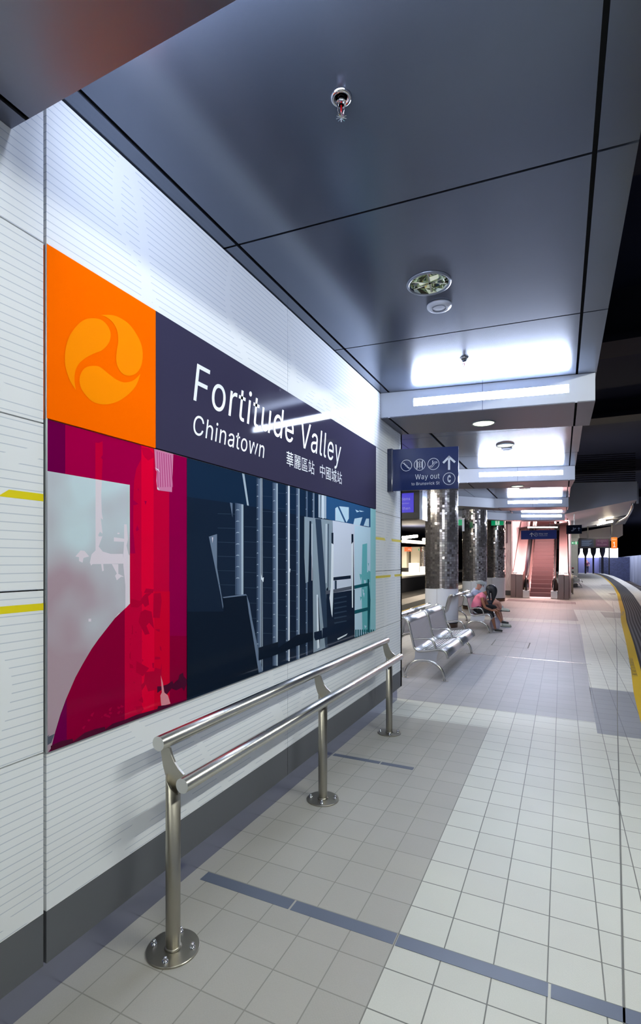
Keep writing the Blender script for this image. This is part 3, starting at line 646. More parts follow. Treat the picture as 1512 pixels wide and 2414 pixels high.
# louvre bank above it
mb = MB()
for k in range(14): mb.hull8([(.25 + k * .0, 21, 4.5 + k * .075), (2.36, 21, 4.42 + k * .075), (2.36, 21.05, 4.44 + k * .075), (.25, 21.05, 4.52 + k * .075)], [(.25, 21.02, 4.53 + k * .075), (2.36, 21.02, 4.45 + k * .075), (2.36, 21.07, 4.46 + k * .075), (.25, 21.07, 4.54 + k * .075)])
tag(mb.build('louvre_screen', [mat('louvre_dark', (34, 36, 44), 0.6)]), 'dark horizontal louvre screen standing above the wide canopy at right', 'louvre')
mb = MB(); mb.tube(smooth_path([(2.30, 21.2, 3.66), (2.30, 21.5, 3.5), (2.42, 24, 3.42), (2.5, 28, 3.5), (2.75, 33, 3.7)], 5), .045, 12)
tag(mb.build('drain_pipe', [STEEL]), 'curved silver pipe running under the edge of the wide canopy', 'pipe')
MURAL=[
('plum',[(1.218,0.912),(1.293,0.912),(1.293,2.107),(1.218,2.107)]),
('wine',[(1.293,0.912),(1.671,0.912),(1.671,2.107),(1.293,2.107)]),
('red',[(1.671,0.912),(1.745,0.912),(1.745,2.107),(1.671,2.107)]),
('crim',[(1.745,0.912),(1.846,0.912),(1.846,2.107),(1.745,2.107)]),
('wine2',[(1.846,0.912),(1.97,0.912),(1.97,2.107),(1.846,2.107)]),
('crim',[(1.428,2.068),(1.445,2.07),(1.463,2.081),(1.464,2.027),(1.455,2.013),(1.463,2.007),(1.459,1.921),(1.428,1.921)]),
('crim',[(1.671,2.049),(1.642,2.0),(1.629,1.945),(1.625,1.875),(1.624,1.727),(1.636,1.632),(1.604,1.631),(1.604,1.459),(1.671,1.455)]),
('wine',[(1.625,1.862),(1.654,1.848),(1.634,1.841),(1.625,1.84)]),
('wine',[(1.689,1.865),(1.703,1.865),(1.695,1.847)]),
('wine',[(1.648,1.913),(1.657,1.914),(1.653,1.904)]),
('wine',[(1.639,1.737),(1.648,1.755),(1.657,1.735),(1.642,1.728)]),
('crim',[(1.671,2.098),(1.717,2.102),(1.745,2.085),(1.745,2.067),(1.711,2.047),(1.692,2.057),(1.68,2.068)]),
('plum',[(1.223,0.912),(1.235,0.964),(1.247,0.989),(1.299,1.132),(1.299,0.912)]),
('wine3',[(1.299,0.912),(1.299,1.132),(1.368,1.233),(1.463,1.339),(1.577,1.432),(1.577,0.912)]),
('crim',[(1.577,0.912),(1.577,1.432),(1.604,1.469),(1.674,1.465),(1.674,0.912)]),
('red',[(1.674,1.465),(1.749,1.461),(1.749,0.912),(1.674,0.912)]),
('crim2',[(1.749,1.461),(1.849,1.456),(1.849,0.912),(1.749,0.912)]),
('wine3',[(1.849,1.247),(1.97,1.23),(1.97,0.912),(1.849,0.912)]),
('torn',[(1.611,1.438),(1.663,1.424),(1.68,1.443),(1.698,1.455),(1.735,1.456),(1.711,1.441),(1.717,1.404),(1.692,1.395),(1.68,1.412),(1.651,1.396),(1.608,1.402)]),
('torn',[(1.745,1.452),(1.789,1.452),(1.796,1.417),(1.783,1.337),(1.742,1.343)]),
('torn',[(1.666,1.375),(1.692,1.384),(1.732,1.371),(1.748,1.292),(1.717,1.323),(1.701,1.311),(1.72,1.273),(1.692,1.272),(1.654,1.334)]),
('torn',[(1.692,1.107),(1.748,1.1),(1.754,1.115),(1.789,1.101),(1.796,1.128),(1.796,1.1),(1.789,1.022),(1.754,1.014),(1.711,1.017),(1.698,1.052),(1.674,1.03),(1.668,1.054),(1.686,1.063)]),
('torn',[(1.642,1.165),(1.674,1.146),(1.717,1.12),(1.68,1.091),(1.639,1.117)]),
('torn',[(1.616,1.325),(1.622,1.32),(1.623,1.286),(1.616,1.282)]),
('torn',[(1.754,1.165),(1.786,1.158),(1.786,1.148),(1.751,1.152)]),
('torn',[(1.735,1.139),(1.748,1.139),(1.747,1.114),(1.738,1.118)]),
('torn',[(1.674,1.004),(1.682,0.984),(1.68,0.973),(1.654,0.991)]),
('torn',[(1.754,1.289),(1.783,1.287),(1.783,1.274),(1.77,1.278)]),
('torn',[(1.602,1.163),(1.622,1.151),(1.625,1.137),(1.605,1.141)]),
('torn',[(1.602,1.202),(1.611,1.214),(1.611,1.175),(1.602,1.185)]),
('torn',[(1.686,1.458),(1.742,1.455),(1.745,1.471),(1.698,1.477)]),
('torn',[(1.783,1.209),(1.793,1.203),(1.796,1.184),(1.786,1.19)]),
('torn',[(1.639,0.968),(1.674,0.964),(1.686,0.943),(1.657,0.933),(1.642,0.946)]),
('torn',[(1.617,1.291),(1.62,1.293),(1.619,1.284)]),
('torn',[(1.668,1.016),(1.673,1.014),(1.672,1.007)]),
('torn',[(1.612,1.29),(1.617,1.288),(1.614,1.284)]),
('torn',[(1.659,1.251),(1.664,1.249),(1.662,1.243)]),
('torn',[(1.665,1.291),(1.672,1.29),(1.669,1.284)]),
('torn',[(1.634,1.294),(1.645,1.292),(1.639,1.284)]),
('torn',[(1.667,1.104),(1.677,1.102),(1.672,1.093)]),
('torn',[(1.644,1.162),(1.647,1.16),(1.646,1.159)]),
('torn',[(1.603,1.096),(1.607,1.096),(1.605,1.091)]),
('torn',[(1.674,1.248),(1.678,1.246),(1.677,1.242)]),
('torn',[(1.626,1.046),(1.63,1.043),(1.628,1.041)]),
('torn',[(1.604,1.245),(1.611,1.246),(1.608,1.237)]),
('torn',[(1.613,1.157),(1.616,1.155),(1.614,1.152)]),
('torn',[(1.654,0.958),(1.656,0.956),(1.656,0.953)]),
('torn',[(1.63,0.971),(1.637,0.97),(1.633,0.963)]),
('torn',[(1.632,1.276),(1.639,1.276),(1.635,1.272)]),
('torn',[(1.603,1.268),(1.609,1.269),(1.607,1.261)]),
('torn',[(1.673,1.16),(1.675,1.161),(1.675,1.156)]),
('torn',[(1.65,1.269),(1.652,1.269),(1.651,1.263)]),
('torn',[(1.608,1.132),(1.615,1.126),(1.612,1.122)]),
('torn',[(1.617,1.175),(1.62,1.175),(1.619,1.17)]),
('torn',[(1.661,1.133),(1.664,1.134),(1.663,1.13)]),
('torn',[(1.616,1.002),(1.618,1.0),(1.618,0.997)]),
('torn',[(1.674,1.168),(1.682,1.163),(1.678,1.154)]),
('torn',[(1.636,1.292),(1.641,1.29),(1.638,1.285)]),
('torn',[(1.624,1.08),(1.632,1.076),(1.628,1.07)]),
('crim3',[(1.494,0.967),(1.502,0.961),(1.497,0.959),(1.491,0.963)]),
('crim3',[(1.557,0.997),(1.573,0.986),(1.563,0.983),(1.552,0.989)]),
('crim3',[(1.497,0.998),(1.511,1.0),(1.502,0.985),(1.492,0.991)]),
('crim3',[(1.56,0.967),(1.566,0.967),(1.562,0.961),(1.558,0.964)]),
('crim3',[(1.49,0.972),(1.503,0.964),(1.495,0.961),(1.486,0.966)]),
('crim3',[(1.408,1.0),(1.422,1.003),(1.414,0.987),(1.404,0.993)]),
('crim3',[(1.54,0.995),(1.554,0.987),(1.546,0.982),(1.536,0.988)]),
('crim3',[(1.54,0.973),(1.555,0.973),(1.546,0.96),(1.536,0.966)]),
('crim3',[(1.497,0.984),(1.512,0.976),(1.503,0.971),(1.493,0.977)]),
('crim3',[(1.457,0.975),(1.462,0.976),(1.459,0.97),(1.456,0.972)]),
('crim3',[(1.482,0.976),(1.495,0.971),(1.487,0.964),(1.477,0.97)]),
('crim3',[(1.393,0.983),(1.405,0.979),(1.398,0.972),(1.39,0.977)]),
('crim3',[(1.37,0.961),(1.382,0.962),(1.374,0.949),(1.366,0.955)]),
('crim3',[(1.471,0.982),(1.484,0.981),(1.477,0.97),(1.467,0.975)]),
('grey',[(1.218,1.922),(1.604,1.924),(1.605,1.417),(1.577,1.398),(1.524,1.363),(1.478,1.321),(1.443,1.289),(1.409,1.254),(1.368,1.202),(1.336,1.158),(1.31,1.111),(1.295,1.084),(1.272,1.034),(1.251,0.977),(1.235,0.924),(1.223,0.912),(1.218,0.912)]),
('pale',[(1.428,1.923),(1.459,1.923),(1.455,1.864),(1.458,1.791),(1.464,1.765),(1.453,1.771),(1.463,1.702),(1.443,1.657),(1.463,1.637),(1.503,1.628),(1.567,1.629),(1.571,1.588),(1.414,1.587),(1.407,1.581),(1.401,1.593),(1.409,1.625),(1.428,1.641)]),
('grey',[(1.441,1.703),(1.449,1.716),(1.463,1.708),(1.462,1.698),(1.443,1.697)]),
('pale',[(1.336,1.616),(1.359,1.64),(1.377,1.638),(1.398,1.617),(1.372,1.611),(1.368,1.593),(1.352,1.599),(1.352,1.614)]),
('pale',[(1.573,1.754),(1.587,1.754),(1.594,1.691),(1.586,1.665),(1.597,1.627),(1.604,1.623),(1.604,1.459),(1.605,1.417),(1.58,1.399),(1.58,1.496),(1.569,1.58),(1.569,1.627),(1.573,1.68),(1.519,1.68),(1.519,1.697),(1.573,1.693)]),
('pale',[(1.508,1.587),(1.542,1.586),(1.542,1.546),(1.572,1.533),(1.556,1.533),(1.534,1.519),(1.525,1.538),(1.534,1.547)]),
('pale',[(1.455,1.587),(1.465,1.587),(1.468,1.56),(1.46,1.558)]),
('pale',[(1.537,1.716),(1.548,1.717),(1.548,1.711),(1.537,1.711)]),
('pale',[(1.395,1.374),(1.407,1.373),(1.407,1.362),(1.395,1.363)]),
('pale',[(1.524,1.363),(1.537,1.376),(1.548,1.384),(1.55,1.381)]),
('shard',[(1.748,2.106),(1.873,2.107),(1.863,1.925),(1.773,1.922),(1.745,1.939),(1.76,1.964)]),
('shard2',[(1.764,2.098),(1.769,2.099),(1.775,1.938),(1.77,1.935)]),
('shard2',[(1.778,2.098),(1.783,2.099),(1.791,1.94),(1.785,1.937)]),
('shard2',[(1.792,2.098),(1.797,2.099),(1.806,1.942),(1.801,1.939)]),
('shard2',[(1.806,2.098),(1.812,2.099),(1.822,1.945),(1.817,1.941)]),
('shard2',[(1.821,2.098),(1.826,2.099),(1.838,1.947),(1.833,1.944)]),
('shard2',[(1.836,2.098),(1.841,2.099),(1.855,1.949),(1.849,1.946)]),
('shard2',[(1.851,2.098),(1.856,2.099),(1.871,1.951),(1.866,1.948)]),
('pale',[(1.751,2.022),(1.773,2.019),(1.785,2.005),(1.773,2.012)]),
('pale',[(1.748,1.937),(1.767,1.937),(1.783,1.925),(1.767,1.926)]),
('crim',[(1.745,2.021),(1.764,2.006),(1.76,1.964),(1.767,1.928),(1.745,1.925)]),
('plumd',[(1.767,1.027),(1.793,1.022),(1.832,1.022),(1.866,1.031),(1.873,1.016),(1.908,1.03),(1.916,1.05),(1.941,1.055),(1.945,1.037),(1.97,1.014),(1.967,0.993),(1.948,0.965),(1.934,0.985),(1.894,0.98),(1.86,0.997),(1.832,0.977),(1.816,0.979),(1.806,1.009),(1.767,0.997)]),
('shardp',[(1.789,1.073),(1.802,1.038),(1.812,0.989),(1.836,0.969),(1.853,0.927),(1.793,0.929),(1.786,0.981),(1.796,0.993)]),
('plumd',[(1.233,0.932),(1.276,0.936),(1.323,0.929),(1.327,0.918),(1.377,0.935),(1.424,0.935),(1.473,0.93),(1.475,0.919),(1.513,0.931),(1.577,0.929),(1.645,0.932),(1.767,0.924),(1.773,0.936),(1.853,0.923),(1.967,0.918),(1.967,0.912),(1.767,0.912),(1.233,0.912)]),
('slate',[(1.218,0.97),(1.229,0.975),(1.223,0.968),(1.249,0.971),(1.235,0.942),(1.218,0.938)]),
('navy',[(1.969,0.912),(4.766,0.912),(4.766,2.107),(1.969,2.107)]),
('navy2',[(1.969,2.107),(3.599,2.107),(3.599,1.915),(3.225,1.92),(2.663,1.923),(2.327,1.922),(1.969,1.915)]),
('ring',[(2.378,1.927),(2.398,1.927),(2.398,1.407),(2.378,1.408)]),
('pipem',[(2.398,1.927),(2.418,1.927),(2.418,1.406),(2.398,1.407)]),
('pipe',[(2.418,1.927),(2.439,1.926),(2.439,1.405),(2.418,1.406)]),
('pipel',[(2.439,1.926),(2.459,1.926),(2.459,1.403),(2.439,1.405)]),
('pipel',[(2.382,1.884),(2.394,1.892),(2.414,1.893),(2.418,1.887),(2.412,1.889),(2.394,1.888)]),
('pipel',[(2.382,1.82),(2.394,1.827),(2.414,1.828),(2.418,1.822),(2.412,1.825),(2.394,1.823)]),
('pipel',[(2.382,1.755),(2.394,1.763),(2.414,1.764),(2.418,1.757),(2.412,1.76),(2.394,1.759)]),
('pipel',[(2.382,1.691),(2.394,1.698),(2.414,1.699),(2.418,1.692),(2.412,1.695),(2.394,1.694)]),
('pipel',[(2.382,1.627),(2.394,1.634),(2.414,1.634),(2.418,1.627),(2.412,1.63),(2.394,1.63)]),
('pipel',[(2.382,1.563),(2.394,1.569),(2.414,1.569),(2.418,1.562),(2.412,1.565),(2.394,1.566)]),
('pipel',[(2.382,1.498),(2.394,1.505),(2.414,1.504),(2.418,1.497),(2.412,1.5),(2.394,1.501)]),
('pipe',[(2.141,1.726),(2.21,1.743),(2.21,1.563),(2.267,1.352),(2.261,1.338),(2.244,1.409)]),
('pale',[(2.166,1.724),(2.177,1.724),(2.172,1.693)]),
('pipe',[(2.327,1.924),(2.351,1.923),(2.351,1.843)]),
('pipel',[(2.446,2.104),(2.469,2.104),(2.516,1.925),(2.497,1.925)]),
('navy3',[(2.216,1.854),(2.378,1.865),(2.378,1.862),(2.216,1.851)]),
('navy3',[(2.216,1.778),(2.378,1.784),(2.378,1.781),(2.216,1.775)]),
('navy3',[(2.216,1.702),(2.378,1.704),(2.378,1.701),(2.216,1.699)]),
('navy3',[(2.216,1.626),(2.378,1.624),(2.378,1.621),(2.216,1.623)]),
('navy3',[(2.216,1.549),(2.378,1.544),(2.378,1.541),(2.216,1.547)]),
('navy3',[(2.216,1.473),(2.378,1.464),(2.378,1.461),(2.216,1.471)]),
('navy3',[(2.666,2.0),(2.786,2.01),(2.786,2.007),(2.666,1.997)]),
('navy3',[(2.854,2.042),(2.962,2.051),(2.962,2.048),(2.854,2.038)]),
('navy3',[(3.015,2.054),(3.102,2.061),(3.102,2.057),(3.015,2.051)]),
('navy3',[(2.666,1.906),(2.786,1.913),(2.786,1.91),(2.666,1.903)]),
('navy3',[(2.854,1.943),(2.962,1.949),(2.962,1.946),(2.854,1.939)]),
('navy3',[(3.015,1.951),(3.102,1.955),(3.102,1.952),(3.015,1.947)]),
('navy3',[(2.469,1.8),(2.597,1.805),(2.597,1.802),(2.469,1.797)]),
('navy3',[(2.666,1.812),(2.786,1.816),(2.786,1.813),(2.666,1.809)]),
('navy3',[(2.854,1.844),(2.962,1.848),(2.962,1.844),(2.854,1.841)]),
('navy3',[(3.015,1.848),(3.102,1.85),(3.102,1.846),(3.015,1.844)]),
('navy3',[(2.469,1.712),(2.597,1.713),(2.597,1.71),(2.469,1.709)]),
('navy3',[(2.666,1.718),(2.786,1.719),(2.786,1.716),(2.666,1.715)]),
('navy3',[(2.854,1.745),(2.962,1.746),(2.962,1.742),(2.854,1.742)]),
('navy3',[(3.015,1.744),(3.102,1.744),(3.102,1.74),(3.015,1.741)]),
('navy3',[(2.469,1.623),(2.597,1.621),(2.597,1.618),(2.469,1.62)]),
('navy3',[(2.666,1.625),(2.786,1.622),(2.786,1.619),(2.666,1.621)]),
('navy3',[(2.854,1.646),(2.962,1.644),(2.962,1.64),(2.854,1.643)]),
('navy3',[(3.015,1.641),(3.102,1.638),(3.102,1.635),(3.015,1.638)]),
('navy3',[(2.469,1.535),(2.597,1.529),(2.597,1.526),(2.469,1.532)]),
('navy3',[(2.666,1.531),(2.786,1.525),(2.786,1.522),(2.666,1.528)]),
('navy3',[(2.854,1.547),(2.962,1.542),(2.962,1.539),(2.854,1.544)]),
('navy3',[(3.015,1.538),(3.102,1.533),(3.102,1.529),(3.015,1.534)]),
('navy3',[(2.469,1.446),(2.597,1.437),(2.597,1.434),(2.469,1.443)]),
('navy3',[(2.666,1.437),(2.786,1.428),(2.786,1.425),(2.666,1.434)]),
('navy3',[(2.854,1.448),(2.962,1.44),(2.962,1.437),(2.854,1.445)]),
('navy3',[(3.015,1.434),(3.102,1.427),(3.102,1.424),(3.015,1.431)]),
('navy3',[(2.469,1.358),(2.597,1.345),(2.597,1.342),(2.469,1.355)]),
('navy3',[(2.666,1.343),(2.786,1.331),(2.786,1.328),(2.666,1.34)]),
('navy3',[(2.854,1.349),(2.962,1.338),(2.962,1.335),(2.854,1.346)]),
('navy3',[(3.015,1.331),(3.102,1.321),(3.102,1.318),(3.015,1.328)]),
('navy3',[(2.469,1.269),(2.597,1.253),(2.597,1.25),(2.469,1.266)]),
('navy3',[(2.666,1.249),(2.786,1.234),(2.786,1.231),(2.666,1.246)]),
('navy3',[(2.854,1.25),(2.962,1.237),(2.962,1.233),(2.854,1.247)]),
('navy3',[(3.015,1.228),(3.102,1.216),(3.102,1.212),(3.015,1.224)]),
('navy3',[(2.469,1.181),(2.597,1.161),(2.597,1.158),(2.469,1.178)]),
('navy3',[(2.666,1.156),(2.786,1.137),(2.786,1.134),(2.666,1.152)]),
('navy3',[(2.854,1.151),(2.962,1.135),(2.962,1.131),(2.854,1.148)]),
('navy3',[(3.015,1.125),(3.102,1.11),(3.102,1.107),(3.015,1.121)]),
('navy3',[(2.597,2.1),(2.608,2.101),(2.608,0.949),(2.597,0.951)]),
('ring',[(2.608,2.101),(2.618,2.101),(2.618,0.947),(2.608,0.949)]),
('pipem',[(2.618,2.101),(2.629,2.101),(2.629,0.945),(2.618,0.947)]),
('pipe',[(2.629,2.101),(2.64,2.102),(2.64,0.943),(2.629,0.945)]),
('pipel',[(2.599,2.054),(2.605,2.062),(2.616,2.063),(2.618,2.056),(2.615,2.059),(2.605,2.058)]),
('pipel',[(2.599,1.985),(2.605,1.993),(2.616,1.994),(2.618,1.987),(2.615,1.99),(2.605,1.989)]),
('pipel',[(2.599,1.916),(2.605,1.924),(2.616,1.925),(2.618,1.918),(2.615,1.921),(2.605,1.92)]),
('pipel',[(2.599,1.848),(2.605,1.855),(2.616,1.856),(2.618,1.849),(2.615,1.852),(2.605,1.851)]),
('pipel',[(2.599,1.779),(2.605,1.787),(2.616,1.787),(2.618,1.78),(2.615,1.783),(2.605,1.783)]),
('pipel',[(2.599,1.711),(2.605,1.718),(2.616,1.718),(2.618,1.711),(2.615,1.714),(2.605,1.714)]),
('pipel',[(2.599,1.642),(2.605,1.649),(2.616,1.649),(2.618,1.642),(2.615,1.645),(2.605,1.645)]),
('pipel',[(2.599,1.573),(2.605,1.58),(2.616,1.58),(2.618,1.573),(2.615,1.576),(2.605,1.577)]),
('pipel',[(2.599,1.505),(2.605,1.512),(2.616,1.511),(2.618,1.504),(2.615,1.508),(2.605,1.508)]),
('pipel',[(2.599,1.436),(2.605,1.443),(2.616,1.442),(2.618,1.435),(2.615,1.439),(2.605,1.439)]),
('pipel',[(2.599,1.368),(2.605,1.374),(2.616,1.373),(2.618,1.366),(2.615,1.37),(2.605,1.37)]),
('pipel',[(2.599,1.299),(2.605,1.305),(2.616,1.305),(2.618,1.297),(2.615,1.301),(2.605,1.302)]),
('pipel',[(2.599,1.23),(2.605,1.237),(2.616,1.236),(2.618,1.228),(2.615,1.232),(2.605,1.233)]),
('pipel',[(2.599,1.162),(2.605,1.168),(2.616,1.167),(2.618,1.159),(2.615,1.163),(2.605,1.164)]),
('pipel',[(2.599,1.093),(2.605,1.099),(2.616,1.098),(2.618,1.09),(2.615,1.094),(2.605,1.095)]),
('pipel',[(2.599,1.025),(2.605,1.03),(2.616,1.029),(2.618,1.021),(2.615,1.025),(2.605,1.027)]),
('pipel',[(2.643,2.107),(2.652,2.107),(2.652,0.924),(2.643,0.926)]),
('pipel',[(2.658,2.107),(2.664,2.107),(2.669,0.921),(2.661,0.923)]),
('white',[(2.648,1.526),(2.66,1.494),(2.681,1.498),(2.675,1.468),(2.651,1.487)]),
('ring',[(2.786,2.099),(2.802,2.1),(2.802,0.928),(2.786,0.931)]),
('pipem',[(2.802,2.1),(2.818,2.1),(2.818,0.925),(2.802,0.928)]),
('pipe',[(2.818,2.1),(2.834,2.101),(2.834,0.922),(2.818,0.925)]),
('pipel',[(2.834,2.101),(2.851,2.102),(2.851,0.919),(2.834,0.922)]),
('pipel',[(2.789,2.05),(2.799,2.059),(2.815,2.061),(2.818,2.054),(2.813,2.057),(2.799,2.055)]),
('pipel',[(2.789,1.978),(2.799,1.986),(2.815,1.988),(2.818,1.981),(2.813,1.984),(2.799,1.982)]),
('pipel',[(2.789,1.905),(2.799,1.914),(2.815,1.915),(2.818,1.908),(2.813,1.911),(2.799,1.91)]),
('pipel',[(2.789,1.833),(2.799,1.841),(2.815,1.842),(2.818,1.835),(2.813,1.838),(2.799,1.837)]),
('pipel',[(2.789,1.76),(2.799,1.768),(2.815,1.769),(2.818,1.762),(2.813,1.765),(2.799,1.764)]),
('pipel',[(2.789,1.688),(2.799,1.696),(2.815,1.696),(2.818,1.689),(2.813,1.692),(2.799,1.692)]),
('pipel',[(2.789,1.616),(2.799,1.623),(2.815,1.623),(2.818,1.616),(2.813,1.619),(2.799,1.619)]),
('pipel',[(2.789,1.543),(2.799,1.55),(2.815,1.55),(2.818,1.543),(2.813,1.546),(2.799,1.546)]),
('pipel',[(2.789,1.471),(2.799,1.478),(2.815,1.477),(2.818,1.47),(2.813,1.473),(2.799,1.474)]),
('pipel',[(2.789,1.398),(2.799,1.405),(2.815,1.404),(2.818,1.397),(2.813,1.4),(2.799,1.401)]),
('pipel',[(2.789,1.326),(2.799,1.332),(2.815,1.331),(2.818,1.324),(2.813,1.327),(2.799,1.328)]),
('pipel',[(2.789,1.253),(2.799,1.26),(2.815,1.258),(2.818,1.251),(2.813,1.254),(2.799,1.256)]),
('pipel',[(2.789,1.181),(2.799,1.187),(2.815,1.185),(2.818,1.177),(2.813,1.181),(2.799,1.183)]),
('pipel',[(2.789,1.108),(2.799,1.115),(2.815,1.112),(2.818,1.104),(2.813,1.108),(2.799,1.11)]),
('pipel',[(2.789,1.036),(2.799,1.042),(2.815,1.039),(2.818,1.031),(2.813,1.036),(2.799,1.038)]),
('navy3',[(2.956,2.102),(2.965,2.102),(2.965,0.932),(2.956,0.934)]),
('ring',[(2.965,2.102),(2.974,2.102),(2.974,0.931),(2.965,0.932)]),
('pipem',[(2.974,2.102),(2.983,2.102),(2.983,0.929),(2.974,0.931)]),
('pipe',[(2.983,2.102),(2.992,2.103),(2.992,0.927),(2.983,0.929)]),
('pipel',[(2.958,2.05),(2.963,2.058),(2.972,2.059),(2.974,2.052),(2.971,2.055),(2.963,2.054)]),
('pipel',[(2.958,1.974),(2.963,1.982),(2.972,1.983),(2.974,1.976),(2.971,1.979),(2.963,1.978)]),
('pipel',[(2.958,1.898),(2.963,1.906),(2.972,1.907),(2.974,1.9),(2.971,1.903),(2.963,1.902)]),
('pipel',[(2.958,1.822),(2.963,1.83),(2.972,1.831),(2.974,1.823),(2.971,1.827),(2.963,1.826)]),
('pipel',[(2.958,1.747),(2.963,1.754),(2.972,1.755),(2.974,1.747),(2.971,1.75),(2.963,1.75)]),
('pipel',[(2.958,1.671),(2.963,1.679),(2.972,1.679),(2.974,1.671),(2.971,1.674),(2.963,1.674)]),
('pipel',[(2.958,1.595),(2.963,1.603),(2.972,1.603),(2.974,1.595),(2.971,1.598),(2.963,1.598)]),
('pipel',[(2.958,1.519),(2.963,1.527),(2.972,1.526),(2.974,1.519),(2.971,1.522),(2.963,1.522)]),
('pipel',[(2.958,1.443),(2.963,1.451),(2.972,1.45),(2.974,1.442),(2.971,1.446),(2.963,1.446)]),
('pipel',[(2.958,1.367),(2.963,1.375),(2.972,1.374),(2.974,1.366),(2.971,1.37),(2.963,1.37)]),
('pipel',[(2.958,1.291),(2.963,1.299),(2.972,1.298),(2.974,1.29),(2.971,1.294),(2.963,1.294)]),
('pipel',[(2.958,1.215),(2.963,1.223),(2.972,1.222),(2.974,1.214),(2.971,1.218),(2.963,1.218)]),
('pipel',[(2.958,1.14),(2.963,1.147),(2.972,1.146),(2.974,1.138),(2.971,1.141),(2.963,1.142)]),
('pipel',[(2.958,1.064),(2.963,1.071),(2.972,1.069),(2.974,1.061),(2.971,1.065),(2.963,1.066)]),
('pipel',[(2.958,0.988),(2.963,0.995),(2.972,0.993),(2.974,0.985),(2.971,0.989),(2.963,0.99)]),
('white',[(2.988,2.106),(3.01,2.107),(3.01,0.92),(2.992,0.923)]),
('white',[(3.003,1.549),(3.021,1.545),(3.015,1.519)]),
('ring',[(3.102,2.107),(3.114,2.107),(3.114,0.915),(3.102,0.917)]),
('pipem',[(3.114,2.107),(3.127,2.107),(3.127,0.912),(3.114,0.915)]),
('pipe',[(3.127,2.107),(3.139,2.107),(3.139,0.912),(3.127,0.912)]),
('pipel',[(3.139,2.107),(3.152,2.107),(3.152,0.912),(3.139,0.912)]),
('pipel',[(3.105,2.054),(3.112,2.063),(3.124,2.065),(3.127,2.057),(3.123,2.06),(3.112,2.059)]),
('pipel',[(3.105,1.975),(3.112,1.984),(3.124,1.985),(3.127,1.977),(3.123,1.981),(3.112,1.98)]),
('pipel',[(3.105,1.896),(3.112,1.905),(3.124,1.906),(3.127,1.898),(3.123,1.901),(3.112,1.901)]),
('pipel',[(3.105,1.818),(3.112,1.826),(3.124,1.827),(3.127,1.819),(3.123,1.822),(3.112,1.822)]),
('pipel',[(3.105,1.739),(3.112,1.747),(3.124,1.748),(3.127,1.74),(3.123,1.743),(3.112,1.743)]),
('pipel',[(3.105,1.66),(3.112,1.668),(3.124,1.668),(3.127,1.66),(3.123,1.664),(3.112,1.664)]),
('pipel',[(3.105,1.581),(3.112,1.589),(3.124,1.589),(3.127,1.581),(3.123,1.585),(3.112,1.585)]),
('pipel',[(3.105,1.502),(3.112,1.51),(3.124,1.51),(3.127,1.502),(3.123,1.505),(3.112,1.506)]),
('pipel',[(3.105,1.423),(3.112,1.431),(3.124,1.431),(3.127,1.422),(3.123,1.426),(3.112,1.427)]),
('pipel',[(3.105,1.345),(3.112,1.352),(3.124,1.351),(3.127,1.343),(3.123,1.347),(3.112,1.348)]),
('pipel',[(3.105,1.266),(3.112,1.273),(3.124,1.272),(3.127,1.264),(3.123,1.268),(3.112,1.269)]),
('pipel',[(3.105,1.187),(3.112,1.194),(3.124,1.193),(3.127,1.185),(3.123,1.189),(3.112,1.19)]),
('pipel',[(3.105,1.108),(3.112,1.115),(3.124,1.114),(3.127,1.105),(3.123,1.109),(3.112,1.111)]),
('pipel',[(3.105,1.029),(3.112,1.036),(3.124,1.034),(3.127,1.026),(3.123,1.03),(3.112,1.032)]),
('navy3',[(3.245,2.103),(3.253,2.103),(3.253,0.918),(3.245,0.92)]),
('ring',[(3.253,2.103),(3.26,2.104),(3.26,0.917),(3.253,0.918)]),
('pipem',[(3.26,2.104),(3.268,2.104),(3.268,0.916),(3.26,0.917)]),
('pipe',[(3.268,2.104),(3.276,2.104),(3.276,0.914),(3.268,0.916)]),
('pipel',[(3.247,2.047),(3.251,2.056),(3.259,2.057),(3.26,2.049),(3.258,2.052),(3.251,2.052)]),
('pipel',[(3.247,1.966),(3.251,1.975),(3.259,1.975),(3.26,1.967),(3.258,1.971),(3.251,1.97)]),
('pipel',[(3.247,1.884),(3.251,1.893),(3.259,1.893),(3.26,1.885),(3.258,1.889),(3.251,1.888)]),
('pipel',[(3.247,1.802),(3.251,1.811),(3.259,1.811),(3.26,1.803),(3.258,1.807),(3.251,1.806)]),
('pipel',[(3.247,1.721),(3.251,1.729),(3.259,1.729),(3.26,1.721),(3.258,1.725),(3.251,1.724)]),
('pipel',[(3.247,1.639),(3.251,1.647),(3.259,1.647),(3.26,1.639),(3.258,1.643),(3.251,1.643)]),
('pipel',[(3.247,1.557),(3.251,1.566),(3.259,1.565),(3.26,1.557),(3.258,1.561),(3.251,1.561)]),
('pipel',[(3.247,1.476),(3.251,1.484),(3.259,1.484),(3.26,1.475),(3.258,1.479),(3.251,1.479)]),
('pipel',[(3.247,1.394),(3.251,1.402),(3.259,1.402),(3.26,1.393),(3.258,1.397),(3.251,1.397)]),
('pipel',[(3.247,1.312),(3.251,1.32),(3.259,1.32),(3.26,1.311),(3.258,1.315),(3.251,1.315)]),
('pipel',[(3.247,1.23),(3.251,1.238),(3.259,1.238),(3.26,1.229),(3.258,1.233),(3.251,1.234)]),
('pipel',[(3.247,1.149),(3.251,1.157),(3.259,1.156),(3.26,1.147),(3.258,1.151),(3.251,1.152)]),
('pipel',[(3.247,1.067),(3.251,1.075),(3.259,1.074),(3.26,1.065),(3.258,1.069),(3.251,1.07)]),
('pipel',[(3.247,0.985),(3.251,0.993),(3.259,0.992),(3.26,0.983),(3.258,0.987),(3.251,0.988)]),
('navy3',[(3.349,2.102),(3.359,2.102),(3.359,1.893),(3.349,1.892)]),
